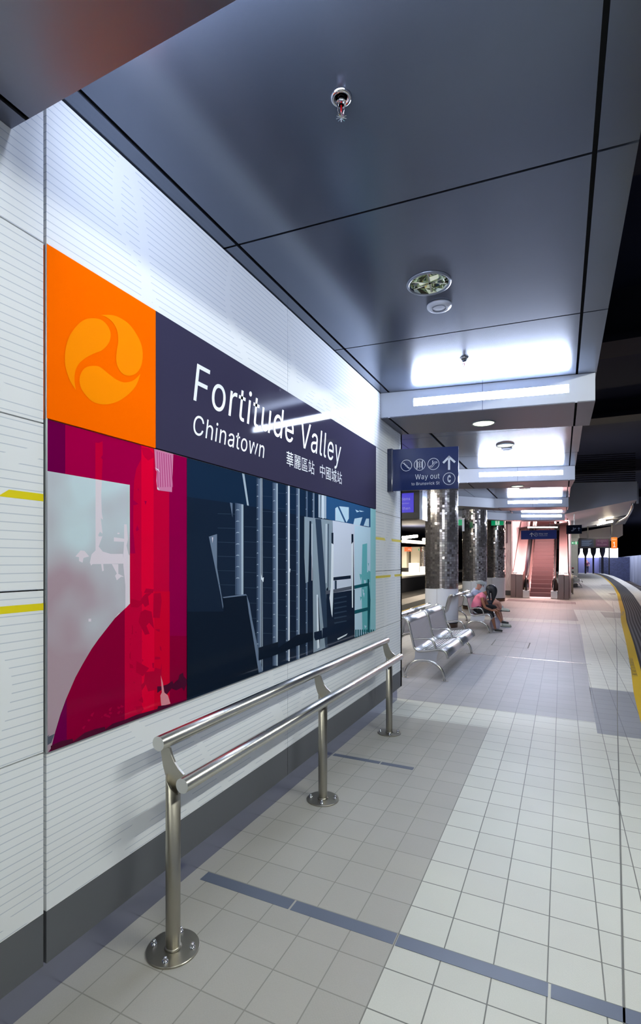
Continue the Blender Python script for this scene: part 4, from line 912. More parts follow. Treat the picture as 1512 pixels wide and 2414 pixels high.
('ring',[(3.359,2.102),(3.368,2.102),(3.368,1.894),(3.359,1.893)]),
('pipem',[(3.368,2.102),(3.377,2.103),(3.377,1.894),(3.368,1.894)]),
('pipel',[(3.377,2.103),(3.386,2.103),(3.386,1.895),(3.377,1.894)]),
('pipel',[(3.351,2.045),(3.357,2.054),(3.366,2.055),(3.368,2.047),(3.365,2.05),(3.357,2.049)]),
('pipel',[(3.351,1.961),(3.357,1.97),(3.366,1.971),(3.368,1.962),(3.365,1.966),(3.357,1.965)]),
('pipel',[(3.459,2.103),(3.599,2.107),(3.599,1.93),(3.459,1.929)]),
('white',[(3.523,2.105),(3.551,2.106),(3.551,1.926),(3.528,1.925)]),
('navy2',[(3.493,2.101),(3.505,2.103),(3.498,1.932),(3.489,1.932)]),
('navyd',[(2.265,1.405),(2.489,1.402),(2.506,1.347),(2.633,0.92),(2.633,0.912),(1.969,0.925),(1.969,1.363),(2.265,1.338)]),
('pipe',[(2.256,1.403),(2.479,1.406),(2.493,1.398),(2.267,1.397)]),
('pipe',[(2.489,1.402),(2.52,1.346),(2.547,1.252),(2.666,0.918),(2.621,0.919),(2.554,1.159),(2.513,1.294)]),
('navy',[(1.969,1.427),(2.265,1.338),(2.265,1.324),(1.969,1.35)]),
('slat',[(3.225,1.916),(3.722,1.924),(3.66,0.921),(3.371,0.918),(3.36,1.53),(3.307,1.814),(3.286,1.447),(3.245,1.439),(3.225,1.625)]),
('navy',[(3.307,1.891),(3.337,1.891),(3.337,1.521),(3.307,1.479),(3.297,1.484)]),
('navy',[(3.286,1.452),(3.339,1.45),(3.364,0.919),(3.28,0.914)]),
('white',[(3.343,1.873),(3.352,1.873),(3.352,1.454),(3.343,1.454)]),
('white',[(3.426,1.345),(3.448,1.344),(3.475,0.94),(3.437,0.936)]),
('navy',[(3.448,1.334),(3.457,1.314),(3.493,1.035),(3.475,0.95)]),
('navy3',[(3.404,1.915),(3.505,1.918),(3.592,1.375),(3.66,0.921),(3.582,0.923),(3.493,1.331)]),
('navy',[(3.592,1.526),(3.635,1.424),(3.672,0.919),(3.623,0.927)]),
('slat',[(3.582,1.909),(3.722,1.919),(3.685,1.422),(3.592,1.375)]),
('navy3',[(3.635,1.892),(3.65,1.893),(3.64,1.393),(3.625,1.394)]),
('white',[(3.592,1.889),(3.606,1.89),(3.601,1.425),(3.592,1.426)]),
('sky',[(3.722,1.939),(4.766,1.912),(4.766,0.912),(3.722,0.943)]),
('blue',[(3.599,2.107),(4.614,2.107),(4.614,1.922),(3.722,1.924),(3.599,1.93)]),
('skyb',[(3.774,2.027),(3.821,2.044),(3.972,1.927),(3.774,1.927)]),
('skyb',[(3.853,2.051),(4.064,2.063),(4.064,1.965),(4.012,1.928)]),
('skyb',[(4.2,1.975),(4.394,2.002),(4.328,1.92),(4.169,1.922)]),
('skyb',[(4.496,1.997),(4.574,2.003),(4.574,1.927),(4.428,1.926)]),
('skyb',[(4.216,2.057),(4.328,2.05),(4.253,2.035)]),
('skyb',[(4.311,2.06),(4.445,2.06),(4.344,2.047)]),
('teall',[(4.614,2.107),(4.766,2.107),(4.766,0.912),(4.614,0.912)]),
('skyb',[(4.2,1.912),(4.614,1.922),(4.614,0.913),(4.2,0.919)]),
('teal',[(4.394,1.751),(4.549,1.768),(4.535,1.511),(4.614,1.497),(4.614,0.913),(4.394,0.941),(4.37,1.395)]),
('skyb',[(4.521,1.816),(4.549,1.817),(4.549,1.492),(4.521,1.492)]),
('skyb',[(4.394,1.871),(4.585,1.856),(4.585,1.831),(4.445,1.831),(4.438,1.801),(4.411,1.8)]),
('skyb',[(4.297,1.313),(4.315,1.306),(4.308,1.252)]),
('skyb',[(4.54,1.281),(4.578,1.273),(4.578,1.227)]),
('skyb',[(4.442,0.999),(4.507,0.985),(4.468,0.964)]),
('teal',[(4.415,1.383),(4.439,1.376),(4.428,1.329)]),
('teal',[(4.335,1.274),(4.386,1.265),(4.342,1.232)]),
('skyb',[(4.41,1.306),(4.453,1.298),(4.438,1.256)]),
('teal',[(4.319,1.481),(4.384,1.473),(4.35,1.416)]),
('skyb',[(4.434,1.422),(4.491,1.414),(4.465,1.34)]),
('skyb',[(4.396,1.338),(4.431,1.33),(4.413,1.277)]),
('skyb',[(4.579,1.398),(4.599,1.391),(4.593,1.323)]),
('skyb',[(4.278,1.043),(4.301,1.034),(4.315,0.976)]),
('teal',[(4.539,1.58),(4.572,1.574),(4.562,1.545)]),
('teald',[(4.216,0.986),(4.247,0.982),(4.247,0.912),(4.216,0.912)]),
('teald',[(4.269,0.98),(4.302,0.976),(4.302,0.912),(4.269,0.912)]),
('teald',[(4.324,0.973),(4.357,0.969),(4.357,0.912),(4.324,0.912)]),
('teald',[(4.38,0.966),(4.414,0.962),(4.414,0.912),(4.38,0.912)]),
('teald',[(4.438,0.959),(4.472,0.955),(4.472,0.912),(4.438,0.912)]),
('teald',[(4.496,0.952),(4.531,0.948),(4.531,0.912),(4.496,0.912)]),
('teald',[(4.556,0.945),(4.592,0.94),(4.592,0.912),(4.556,0.912)]),
('teald',[(4.618,0.937),(4.654,0.933),(4.654,0.912),(4.618,0.912)]),
('teald',[(4.68,0.929),(4.718,0.925),(4.718,0.912),(4.68,0.912)]),
('navy',[(3.599,1.339),(4.2,1.344),(4.2,0.912),(3.66,0.912)]),
('navy3',[(3.748,1.299),(4.006,1.301),(4.02,1.291),(3.756,1.287)]),
('navy3',[(3.748,1.26),(4.006,1.259),(4.02,1.249),(3.756,1.248)]),
('navy3',[(3.748,1.22),(4.006,1.217),(4.02,1.207),(3.756,1.208)]),
('navy3',[(3.748,1.18),(4.006,1.175),(4.02,1.165),(3.756,1.168)]),
('navy3',[(3.748,1.141),(4.006,1.133),(4.02,1.123),(3.756,1.128)]),
('navy3',[(3.748,1.101),(4.006,1.091),(4.02,1.081),(3.756,1.089)]),
('navy3',[(3.748,1.061),(4.006,1.049),(4.02,1.039),(3.756,1.049)]),
('white',[(3.813,0.962),(4.035,0.975),(4.006,0.962),(3.826,0.949)]),
('navy',[(3.735,1.467),(4.109,1.473),(4.109,1.444),(3.735,1.441)]),
('navy3',[(3.761,1.44),(3.803,1.438),(3.803,1.364),(3.761,1.367)]),
('slate',[(3.587,1.365),(4.2,1.381),(4.2,1.35),(3.587,1.338)]),
('teald',[(4.2,1.381),(4.531,1.391),(4.531,1.361),(4.2,1.35)]),
('teald',[(4.2,1.16),(4.567,1.159),(4.567,1.128),(4.2,1.126)]),
('teald',[(4.531,1.425),(4.571,1.424),(4.614,1.223),(4.585,0.916),(4.535,0.923)]),
('navy',[(3.697,1.824),(3.735,1.826),(3.735,1.628),(3.697,1.421)]),
('white',[(3.697,1.741),(3.74,1.732),(3.73,1.316),(3.715,1.146),(3.697,1.174),(3.66,1.305),(3.685,1.391)]),
('navy',[(4.124,1.834),(4.169,1.836),(4.203,0.919),(4.13,0.929)]),
('white',[(4.118,1.743),(4.166,1.767),(4.16,1.187),(4.136,1.189)]),
('navyd',[(2.618,1.072),(2.851,1.074),(2.854,1.036),(3.117,1.085),(3.36,1.072),(3.36,1.01),(3.098,1.007),(2.854,0.994),(2.786,0.993),(2.618,0.994)]),
('navy',[(3.382,1.069),(3.516,1.067),(3.528,1.001),(3.404,1.004),(3.382,1.031)]),
('navy',[(3.528,1.081),(4.2,1.057),(4.2,1.023),(3.528,1.001)]),
]
# ================================================================== STATION SIGN AND MURAL
MC = {'plum': (104, 0, 66), 'wine': (160, 0, 66), 'red': (222, 2, 52), 'crim': (192, 2, 54), 'wine2': (140, 0, 66), 'wine3': (134, 0, 48), 'crim2': (204, 2, 44), 'crim3': (160, 6, 56), 'torn': (174, 2, 48),
      'grey': (178, 166, 174), 'pale': (222, 212, 220), 'shard': (206, 126, 164), 'shard2': (180, 70, 124), 'shardp': (220, 140, 150), 'plumd': (72, 16, 44), 'slate': (84, 90, 102),
      'navy': (24, 36, 54), 'navy2': (24, 42, 66), 'ring': (66, 82, 106), 'pipem': (86, 104, 128), 'navy3': (48, 64, 84), 'navyd': (18, 28, 42), 'pipe': (104, 120, 142), 'pipel': (168, 184, 198), 'white': (226, 234, 240), 'slat': (140, 156, 168),
      'sky': (206, 214, 228), 'skyb': (190, 218, 232), 'blue': (44, 84, 126), 'teall': (150, 206, 214), 'teal': (104, 182, 188), 'teald': (22, 88, 98)}
mn = list(MC)
mm = [mat('print_' + k, MC[k], 0.7, 0, 0.12, coat_rough=0.05, spec=0.0) for k in mn]
gm = MATS['print_grey']; ns_, ln_, b_ = nodes(gm); g_, X_, Y_, Z_ = pos_xyz(gm)
gz = math_n(gm, 'MULTIPLY', math_n(gm, 'SUBTRACT', Z_, 1.35), 1.6)
nn = noise(gm, g_.outputs['Position'], 3.4, 1.5)
gz = math_n(gm, 'ADD', gz, math_n(gm, 'MULTIPLY', math_n(gm, 'SUBTRACT', nn.outputs[0], .5), 2.6)); gz.node.use_clamp = True
ln_.new(mixc(gm, gz, rgb(170, 148, 158), rgb(196, 214, 220)), b_.inputs['Base Color'])
MX = -1.6675
t = thing('mural', (MX, 2.99, .912), 'large printed mural below the station name, crimson at left and dark navy pipes at right', 'mural')
mb = MB(); mb.box(-1.714, MX, 1.217, 4.765, .913, 2.108, 0)
for li, (c, pts) in enumerate(MURAL):
    x = MX + .0003 + li * .000012
    mb.face([(x, y, z) for y, z in pts], 1 + mn.index(c))
mb.build('print_panel', [mat('panel_edge', (150, 154, 160), 0.4)] + mm, t, fix=False)
mb = MB(); mb.box(MX - .002, MX + .006, 1.211, 1.217, .912, 2.735); mb.box(MX - .002, MX + .003, 1.215, 4.767, .908, .912)
mb.build('edge_trim', [mat('alu_edge', (176, 180, 184), .35, .8)], t)

SX = -1.660
t = thing('station_name_sign', (SX, 2.99, 2.11), 'long navy and orange station name sign reading Fortitude Valley, fixed above the mural', 'sign')
mb = MB(); mb.box(-1.714, SX, 1.752, 4.766, 2.112, 2.732); mb.build('name_panel', [NAVY], t)
mb = MB(); mb.box(-1.714, SX, 1.214, 1.750, 2.110, 2.732); op = mb.build('orange_panel', [ORANGE], t)
LB = [[(1.332,2.245),(1.307,2.272),(1.289,2.313),(1.285,2.349),(1.291,2.399),(1.311,2.451),(1.346,2.503),(1.379,2.534),(1.411,2.551),(1.448,2.561),(1.475,2.554),(1.491,2.538),(1.496,2.518),(1.489,2.489),(1.47,2.46),(1.448,2.437),(1.413,2.413),(1.375,2.382),(1.346,2.35),(1.33,2.317),(1.326,2.281)],
 [(1.447,2.58),(1.502,2.603),(1.545,2.61),(1.594,2.604),(1.635,2.578),(1.662,2.545),(1.671,2.501),(1.662,2.453),(1.641,2.418),(1.615,2.396),(1.584,2.383),(1.555,2.383),(1.533,2.401),(1.524,2.428),(1.527,2.467),(1.534,2.503),(1.532,2.54),(1.521,2.562),(1.502,2.577),(1.475,2.582)],
 [(1.658,2.416),(1.635,2.361),(1.599,2.315),(1.545,2.268),(1.493,2.238),(1.448,2.224),(1.404,2.224),(1.371,2.243),(1.354,2.262),(1.348,2.288),(1.354,2.315),(1.371,2.341),(1.396,2.358),(1.43,2.37),(1.452,2.369),(1.484,2.358),(1.521,2.348),(1.555,2.347),(1.584,2.355),(1.62,2.376)]]
mb = MB()
from mathutils.geometry import tessellate_polygon
def fillpoly(mb, pts3, mi=0):
    tr = tessellate_polygon([[Vector(p) for p in pts3]]); mb.raw(pts3, [tuple(q) for q in tr], mi)
for L in LB:
    P = L + [L[0]]; S = [(p.x, p.y) for p in smooth_path([(a, b, 0) for a, b in P], 4)][:-1]
    fillpoly(mb, [(SX + .0012, a, b) for a, b in S])
mb.build('swirl_logo', [ORANGE2], op, fix=False)['label'] = 'amber three-bladed swirl logo'
mb = MB(); R_, U_ = (0, 1, 0), (0, 0, 1)
add_text(mb, 'Fortitude Valley', (SX + .0012, 2.009, 2.402), R_, U_, .192, 1.876, .036, shear=.17)
add_text(mb, 'Chinatown', (SX + .0012, 2.009, 2.233), R_, U_, .100, .668, .034, shear=.17)
add_text(mb, '華麗區站', (SX + .0012, 2.956, 2.236), R_, U_, .100, .422, .012, font=False, ref='華麗區站')
add_text(mb, '中國城站', (SX + .0012, 3.475, 2.236), R_, U_, .102, .424, .012, font=False, ref='中國城站')
mb.build('lettering', [WHITEP], t, fix=False)['label'] = 'white lettering in English and Chinese'

# ================================================================== HANDRAIL
t = thing('handrail', (-1.44, 3.07, 0), 'double stainless steel handrail on three floor posts in front of the mural', 'handrail')
mb = MB(); mb.tube([(-1.49, 1.585, .852), (-1.49, 4.58, .852)], .030, 28); mb.build('upper_rail', [STEEL], t)
mb = MB(); mb.tube([(-1.358, 1.575, .708), (-1.358, 4.58, .708)], .030, 28); mb.build('lower_rail', [STEEL], t)
for py in (1.625, 3.075, 4.525):
    mb = MB(); r = .030; c = (-1.447, py); seg = 28
    vs = []; 
    for k in range(seg): a = 2 * PI * k / seg; vs.append((c[0] + r * math.cos(a), c[1] + r * math.sin(a), .008))
    for k in range(seg): a = 2 * PI * k / seg; vs.append((c[0] + r * math.cos(a), c[1] + r * math.sin(a), .685 - .036 * math.cos(a) / 1.0))
    mb.raw(vs, [(k, (k + 1) % seg, seg + (k + 1) % seg, seg + k) for k in range(seg)], 0, True)
    r2 = .026; vs = [(c[0] + rr * math.cos(2 * PI * k / seg), c[1] + rr * math.sin(2 * PI * k / seg), zz - .036 * math.cos(2 * PI * k / seg) * (zz > .3)) for rr, zz in ((r, .685), (r2, .685), (r2, .60)) for k in range(seg)]
    mb.raw(vs, [(i * seg + k, i * seg + (k + 1) % seg, (i + 1) * seg + (k + 1) % seg, (i + 1) * seg + k) for i in (0, 1) for k in range(seg)], 0, True)
    po = mb.build('post', [STEELD], t)
    mb = MB(); mb.lathe([(.0, .0), (.108, .0), (.108, .007), (.106, .009), (.0, .009)], (c[0], c[1], 0), 48, smooth=False); mb.lathe([(.030, .009), (.036, .010), (.032, .016), (.030, .018)], (c[0], c[1], 0), 28)
    mb.build('base_plate', [STEELD], po)
    for k in range(4):
        a = math.radians(20 + 90 * k); bx, by = c[0] + .082 * math.cos(a), c[1] + .082 * math.sin(a)
        mb = MB(); mb.lathe([(.012, .009), (.012, .018), (.009, .018), (.009, .026), (.006, .032), (.0, .034)], (bx, by, 0), 12); mb.build('bolt', [CHROME], po)
    # curved bracket plate carrying both rails
    mb = MB()
    cur = [(-1.462, .828), (-1.452, .800), (-1.436, .772), (-1.414, .748), (-1.388, .730)]
    out = [(-1.512, .835), (-1.505, .79), (-1.497, .75), (-1.485, .715), (-1.470, .685), (-1.418, .645), (-1.412, .650), (-1.385, .672), (-1.376, .69)]
    mb.prism(cur[::-1] + out, 'y', py - .006, py + .006); mb.build('bracket', [STEELD], po, bevel=.0015)

# ================================================================== CEILING FITTINGS
GL = mat('reflector_silver', (225, 232, 215), 0.08, 1.0)
def downlight(x, y, z, r, label, lit=0):
    t = thing('downlight', (x, y, z), label, 'downlight', 'round recessed downlights in the ceiling')
    mb = MB(); mb.lathe([(r * .86, .01), (r * .87, -.004), (r * .93, -.010), (r, -.006), (r * 1.01, .0)], (x, y, z), 40); mb.build('rim', [mat('rim_grey', (140, 146, 160), .3, .6)], t)
    mb = MB(); seg = 14
    rings = [(.86, .0), (.80, .03), (.62, .055), (.30, .07), (.05, .075)]
    vs = [(x + r * a * math.cos(2 * PI * (k + .5 * (i % 2)) / seg), y + r * a * math.sin(2 * PI * (k + .5 * (i % 2)) / seg), z + b - .004) for i, (a, b) in enumerate(rings) for k in range(seg)]
    mb.raw(vs, [(i * seg + k, i * seg + (k + 1) % seg, (i + 1) * seg + (k + 1) % seg, (i + 1) * seg + k) for i in range(4) for k in range(seg)])
    for a0 in (0.5, 1.7, 2.9):
        d_ = Vector((math.cos(a0), math.sin(a0), 0)); mb.hull8([tuple(Vector((x, y, z + .0)) + d_ * s * r * .8 + Vector((0, 0, o))) for s, o in ((-1, .0), (1, .0), (.4, .05), (-.4, .05))], [tuple(Vector((x, y, z + .0)) + d_ * s * r * .8 + Vector((d_.y * .01, -d_.x * .01, o))) for s, o in ((-1, .0), (1, .0), (.4, .05), (-.4, .05))])
    mb.build('reflector', [GL if not lit else mat('reflector_lit', (235, 240, 225), .15, .6, emit=(.9, 1, .8), es=.9)], t, fix=False)
    mb = MB(); mb.tube([(x - r * .45, y + .01, z + .022), (x + r * .45, y - .01, z + .022)], r * .10, 10); mb.build('lamp_tube', [mat('lamp_glass', (235, 240, 230), .1, 0, .5, emit=(.9, 1, .85), es=.35)], t)
    return t
def speaker(x, y, z, r, label):
    t = thing('ceiling_speaker', (x, y, z), label, 'speaker', 'round ceiling loudspeakers')
    mb = MB(); mb.lathe([(r * .72, -.022), (r * .76, -.020), (r * .95, -.014), (r, -.006), (r, .0)], (x, y, z), 40); mb.build('bezel', [mat('speaker_white', (205, 210, 226), .3, 0, .3)], t)
    mb = MB(); mb.lathe([(.0, -.0225), (r * .72, -.0215)], (x, y, z), 40); mb.lathe([(r * .55, -.0235), (r * .56, -.0215)], (x, y, z), 40); mb.build('grille', [mat('speaker_grille', (150, 156, 176), .5)], t, fix=False)
    return t
def sprinkler(x, y, z, s, label):
    t = thing('fire_sprinkler', (x, y, z), label, 'sprinkler', 'chrome fire sprinklers hanging from the ceiling')
    mb = MB(); mb.lathe([(.034 * s, .0), (.033 * s, -.006), (.026 * s, -.010), (.022 * s, -.004), (.020 * s, .0), (.010 * s, .0)], (x, y, z), 36); mb.build('escutcheon', [CHROME], t)
    mb = MB(); mb.lathe([(.010 * s, .0), (.010 * s, -.016), (.0155 * s, -.017), (.0155 * s, -.028), (.009 * s, -.029)], (x, y, z), 8, smooth=False)
    for k in (-1, 1): mb.tube([(x + k * .009 * s, y, z - .028), (x + k * .013 * s, y, z - .045), (x + k * .006 * s, y, z - .066), (x, y, z - .070)], .0022 * s, 8)
    mb.build('frame_arms', [CHROME], t)
    mb = MB(); mb.tube([(x, y, z - .030), (x, y, z - .066)], .0030 * s, 8); mb.build('glass_bulb', [mat('bulb_red', (120, 8, 12), .1)], t)
    mb = MB(); seg = 40; 
    vs = [(x, y, z - .0705)]
    for k in range(seg): rr = (.0175 if (k // 2) % 2 == 0 else .009) * s; a = 2 * PI * k / seg; vs.append((x + rr * math.cos(a), y + rr * math.sin(a), z - .072))
    for k in range(seg): rr = (.0175 if (k // 2) % 2 == 0 else .009) * s; a = 2 * PI * k / seg; vs.append((x + rr * math.cos(a), y + rr * math.sin(a), z - .0735))
    vs.append((x, y, z - .075)); L = len(vs) - 1
    mb.raw(vs, [(0, 1 + (k + 1) % seg, 1 + k) for k in range(seg)] + [(1 + k, 1 + (k + 1) % seg, 1 + seg + (k + 1) % seg, 1 + seg + k) for k in range(seg)] + [(L, 1 + seg + k, 1 + seg + (k + 1) % seg) for k in range(seg)])
    mb.build('deflector', [CHROME], t)
    return t
sprinkler(-.735, 1.722, ZC, 1.15, 'chrome fire sprinkler nearest the viewer, in the big dark ceiling panel')
sprinkler(-.744, 4.39, ZC, 1.1, 'small fire sprinkler silhouetted against the bright glow before the first lit beam')
downlight(-.74, 3.11, ZC, .135, 'large round recessed downlight beside the loudspeaker in the near ceiling')
speaker(-.742, 3.41, ZC, .082, 'round white loudspeaker beside the nearest large downlight')
downlight(-.745, 5.56, 3.05, .125, 'downlight in the underside of the first lit beam', 1)
downlight(-.755, 7.95, ZC, .13, 'downlight between the first and second lit beams', 1)
speaker(-.76, 8.21, ZC, .08, 'loudspeaker between the first and second lit beams')
downlight(-.78, 10.55, 3.05, .125, 'downlight in the underside of the second lit beam', 1)
downlight(-.79, 12.9, ZC, .13, 'downlight between the second and third lit beams', 1)

# ================================================================== HANGING AND WALL SIGNS
def ring(mb, c, R, U, r, w, mi=0, seg=40):
    c, R, U = Vector(c), Vector(R), Vector(U)
    P = [(c + (R * math.cos(2 * PI * k / seg) + U * math.sin(2 * PI * k / seg)) * q) for q in (r - w, r) for k in range(seg)]
    mb.raw(P, [(k, (k + 1) % seg, seg + (k + 1) % seg, seg + k) for k in range(seg)], mi)
def stroke(mb, o, R, U, pts, w, mi=0):
    """polyline of constant width in the plane (o, R, U)"""
    o, R, U = Vector(o), Vector(R), Vector(U)
    for (a, b), (c, d) in zip(pts, pts[1:]):
        v = Vector((c - a, d - b)); L = v.length
        if L < 1e-9: continue
        v /= L; n = Vector((-v.y, v.x)) * w / 2; e = v * w * .42
        q = [(a - e.x - n.x, b - e.y - n.y), (c + e.x - n.x, d + e.y - n.y), (c + e.x + n.x, d + e.y + n.y), (a - e.x + n.x, b - e.y + n.y)]
        mb.raw([o + R * x + U * y for x, y in q], [(0, 1, 2, 3)], mi)
def dot(mb, o, R, U, x, y, r, mi=0):
    o, R, U = Vector(o), Vector(R), Vector(U); mb.raw([o + R * (x + r * math.cos(k * PI / 8)) + U * (y + r * math.sin(k * PI / 8)) for k in range(16)], [tuple(range(16))], mi)
def arrow(mb, o, R, U, s, w):
    stroke(mb, o, R, U, [(0, -s), (0, s * .9)], w); stroke(mb, o, R, U, [(-s * .85, s * .12), (0, s * .95), (s * .85, s * .12)], w)
def icon_stairs(mb, o, R, U, s): stroke(mb, o, R, U, [(-.62 * s, .42 * s), (-.35 * s, .42 * s), (-.35 * s, .17 * s), (-.1 * s, .17 * s), (-.1 * s, -.08 * s), (.15 * s, -.08 * s), (.15 * s, -.33 * s), (.38 * s, -.33 * s), (.38 * s, -.5 * s), (.62 * s, -.5 * s)], .13 * s)
def icon_lift(mb, o, R, U, s):
    for x in (-.47, .47): stroke(mb, o, R, U, [(x * s, -.62 * s), (x * s, .62 * s)], .16 * s)
    for x in (-.3, .3): stroke(mb, o, R, U, [(x * s, -.4 * s), (x * s, .4 * s)], .05 * s)
    stroke(mb, o, R, U, [(-.3 * s, .4 * s), (.3 * s, .4 * s)], .05 * s); stroke(mb, o, R, U, [(-.3 * s, -.4 * s), (.3 * s, -.4 * s)], .05 * s)
    dot(mb, o, R, U, 0, .22 * s, .08 * s); stroke(mb, o, R, U, [(0, .1 * s), (0, -.3 * s)], .14 * s)
    dot(mb, o, R, U, 0, .6 * s, .07 * s); dot(mb, o, R, U, 0, -.6 * s, .07 * s)
def icon_escal(mb, o, R, U, s):
    stroke(mb, o, R, U, [(-.66 * s, -.42 * s), (-.62 * s, -.32 * s), (-.34 * s, -.30 * s), (.18 * s, .34 * s), (.56 * s, .36 * s), (.64 * s, .26 * s), (.58 * s, .16 * s), (.30 * s, .13 * s), (-.2 * s, -.50 * s), (-.6 * s, -.52 * s), (-.66 * s, -.42 * s)], .07 * s)
    dot(mb, o, R, U, -.12 * s, .5 * s, .09 * s); stroke(mb, o, R, U, [(-.12 * s, .36 * s), (-.12 * s, .0 * s)], .11 * s)
def icon_phone(mb, o, R, U, s):
    stroke(mb, o, R, U, [(.12 * s, .52 * s), (-.05 * s, .45 * s), (-.16 * s, .2 * s), (-.18 * s, 0), (-.16 * s, -.2 * s), (-.05 * s, -.45 * s), (.12 * s, -.52 * s)], .17 * s)
    stroke(mb, o, R, U, [(.08 * s, .5 * s), (.16 * s, .28 * s)], .2 * s); stroke(mb, o, R, U, [(.08 * s, -.5 * s), (.16 * s, -.28 * s)], .2 * s)
def icon_run(mb, o, R, U, s, mi=0):
    dot(mb, o, R, U, .12 * s, .62 * s, .15 * s, mi); stroke(mb, o, R, U, [(.05 * s, .4 * s), (-.05 * s, -.05 * s)], .22 * s, mi)
    stroke(mb, o, R, U, [(-.05 * s, -.05 * s), (.25 * s, -.35 * s), (.1 * s, -.75 * s)], .15 * s, mi); stroke(mb, o, R, U, [(-.05 * s, -.05 * s), (-.2 * s, -.5 * s), (-.5 * s, -.6 * s)], .15 * s, mi)
    stroke(mb, o, R, U, [(.0, .35 * s), (.38 * s, .1 * s)], .12 * s, mi); stroke(mb, o, R, U, [(.0, .35 * s), (-.35 * s, .3 * s), (-.45 * s, .0)], .12 * s, mi)

# blue Way out sign projecting from the wall
YS0 = 5.17
t = thing('wayout_sign', (-1.67, YS0, 2.33), 'blue Way out to Brunswick St sign projecting from the far end of the lined wall', 'sign')
def yy(x): return YS0 - .015 * (x + 1.67)
mb = MB(); mb.hull8([(-1.64, 5.17, 2.338), (-.932, 5.155, 2.322), (-.932, 5.185, 2.322), (-1.64, 5.20, 2.338)], [(-1.64, 5.17, 2.778), (-.932, 5.155, 2.742), (-.932, 5.185, 2.742), (-1.64, 5.20, 2.778)]); mb.build('sign_panel', [SIGNB], t)
mb = MB(); mb.box(-1.67, -1.615, 5.150, 5.220, 2.330, 2.785); mb.build('wall_bracket', [mat('sign_bracket', (24, 34, 66), .25, .3, .5)], t, bevel=.004)
mb = MB(); R_ = Vector((1, -.021, -.03)).normalized(); U_ = Vector((0, 0, 1)); O = Vector((-1.64, 5.168, 2.338))
def sp(x, y): return O + R_ * x + U_ * y - Vector((0, .003, 0))
for x, ic in ((.175, icon_stairs), (.317, icon_lift), (.46, icon_escal)):
    ring(mb, sp(x, .262), R_, U_, .060, .005); ic(mb, sp(x, .262), R_, U_, .060)
arrow(mb, sp(.618, .265), R_, U_, .062, .021)
ring(mb, sp(.618, .105), R_, U_, .062, .005); icon_phone(mb, sp(.618, .105), R_, U_, .062)
add_text(mb, 'Way out', sp(.522, .112), R_, U_, .052, .252, .012, align='R')
add_text(mb, 'to Brunswick St', sp(.522, .052), R_, U_, .030, .292, .008, align='R')
mb.build('lettering', [mat('sign_white', (225, 232, 245), .35)], t, fix=False)

# passenger information monitor behind the wall end
t = thing('information_monitor', (-2.75, 10.1, 2.5), 'black hanging information monitor with a bright blue screen, left of the nearest pillar', 'monitor')
mb = MB(); mb.box(-3.35, -2.56, 9.98, 10.35, 2.44, 3.03); mb.build('casing', [BLACK], t, bevel=.01)
mb = MB(); mb.box(-3.25, -2.68, 9.965, 9.979, 2.572, 2.962); sc_ = mb.build('screen', [E_BLUE], t)
mb = MB(); mb.box(-2.558, -2.50, 9.96, 10.36, 2.42, 3.04); mb.build('side_panel', [mat('scratched_chrome', (150, 160, 180), .15, 1)], t)
mb = MB()
for s_, z_, h_ in (('All stations', 2.82, .055), ('Doomben', 2.745, .028), ('then', 2.63, .055)):
    add_text(mb, s_, (-2.75 - (.02 if h_ < .05 else 0), 9.960, z_), (1, 0, 0), (0, 0, 1), h_, None, .01, align='R')
mb.build('screen_text', [E_TXT], sc_, fix=False)
mb = MB(); mb.box(-2.98, -2.92, 10.12, 10.18, 3.03, 3.31); mb.build('hanger', [BLACK], t)

def exit_sign(x, y, z, w, h, label, run=True, arr=False, hang=.1):
    t = thing('exit_sign', (x, y, z), label, 'exit sign', 'green emergency exit signs')
    mb = MB(); mb.box(x - w / 2, x + w / 2, y, y + .03, z, z + h); mb.build('sign_panel', [GREEN], t)
    mb = MB()
    if hang: mb.box(x - w * .55, x + w * .55, y - .01, y + .05, z + h, z + h + .05); mb.tube([(x, y + .02, z + h + .04), (x, y + .02, z + h + hang)], .012, 8)
    if hang: mb.build('housing', [W_PLAIN], t)
    mb = MB(); o = Vector((x, y - .004, z + h / 2)); R_, U_ = (1, 0, 0), (0, 0, 1)
    if run:
        ox = w * .22 if arr else 0; pw = h * .62
        mb.raw([o + Vector((ox + a, 0, b)) for a, b in ((-pw / 2, -h * .42), (pw / 2, -h * .42), (pw / 2, h * .42), (-pw / 2, h * .42))], [(0, 1, 2, 3)], 0)
        icon_run(mb, o + Vector((ox, -.003, 0)), R_, U_, h * .48, 1)
    if arr: stroke(mb, o, R_, U_, [(-w * .4, 0), (-w * .02, 0)], h * .14); stroke(mb, o, R_, U_, [(-w * .25, h * .28), (-w * .4, 0), (-w * .25, -h * .28)], h * .14)
    mb.build('pictogram', [EXITW, GREEN], t, fix=False); return t
exit_sign(-2.175, 20.0, 2.93, .44, .23, 'green running man exit sign hanging before the third pillar', hang=.15)
t = exit_sign(-3.02, 16.5, 2.73, .32, .18, 'green exit sign in a pale frame, half hidden between the first two pillars', run=False, hang=.1)
mb = MB(); mb.box(-2.86, -2.80, 16.47, 16.56, 2.54, 3.0); mb.box(-3.2, -2.8, 16.47, 16.56, 2.96, 3.0); mb.build('frame', [W_PLAIN], t)
exit_sign(.66, 32.0, 2.53, .34, .15, 'small green exit sign with arrow on the lift wall right of the escalator', arr=True, hang=0)

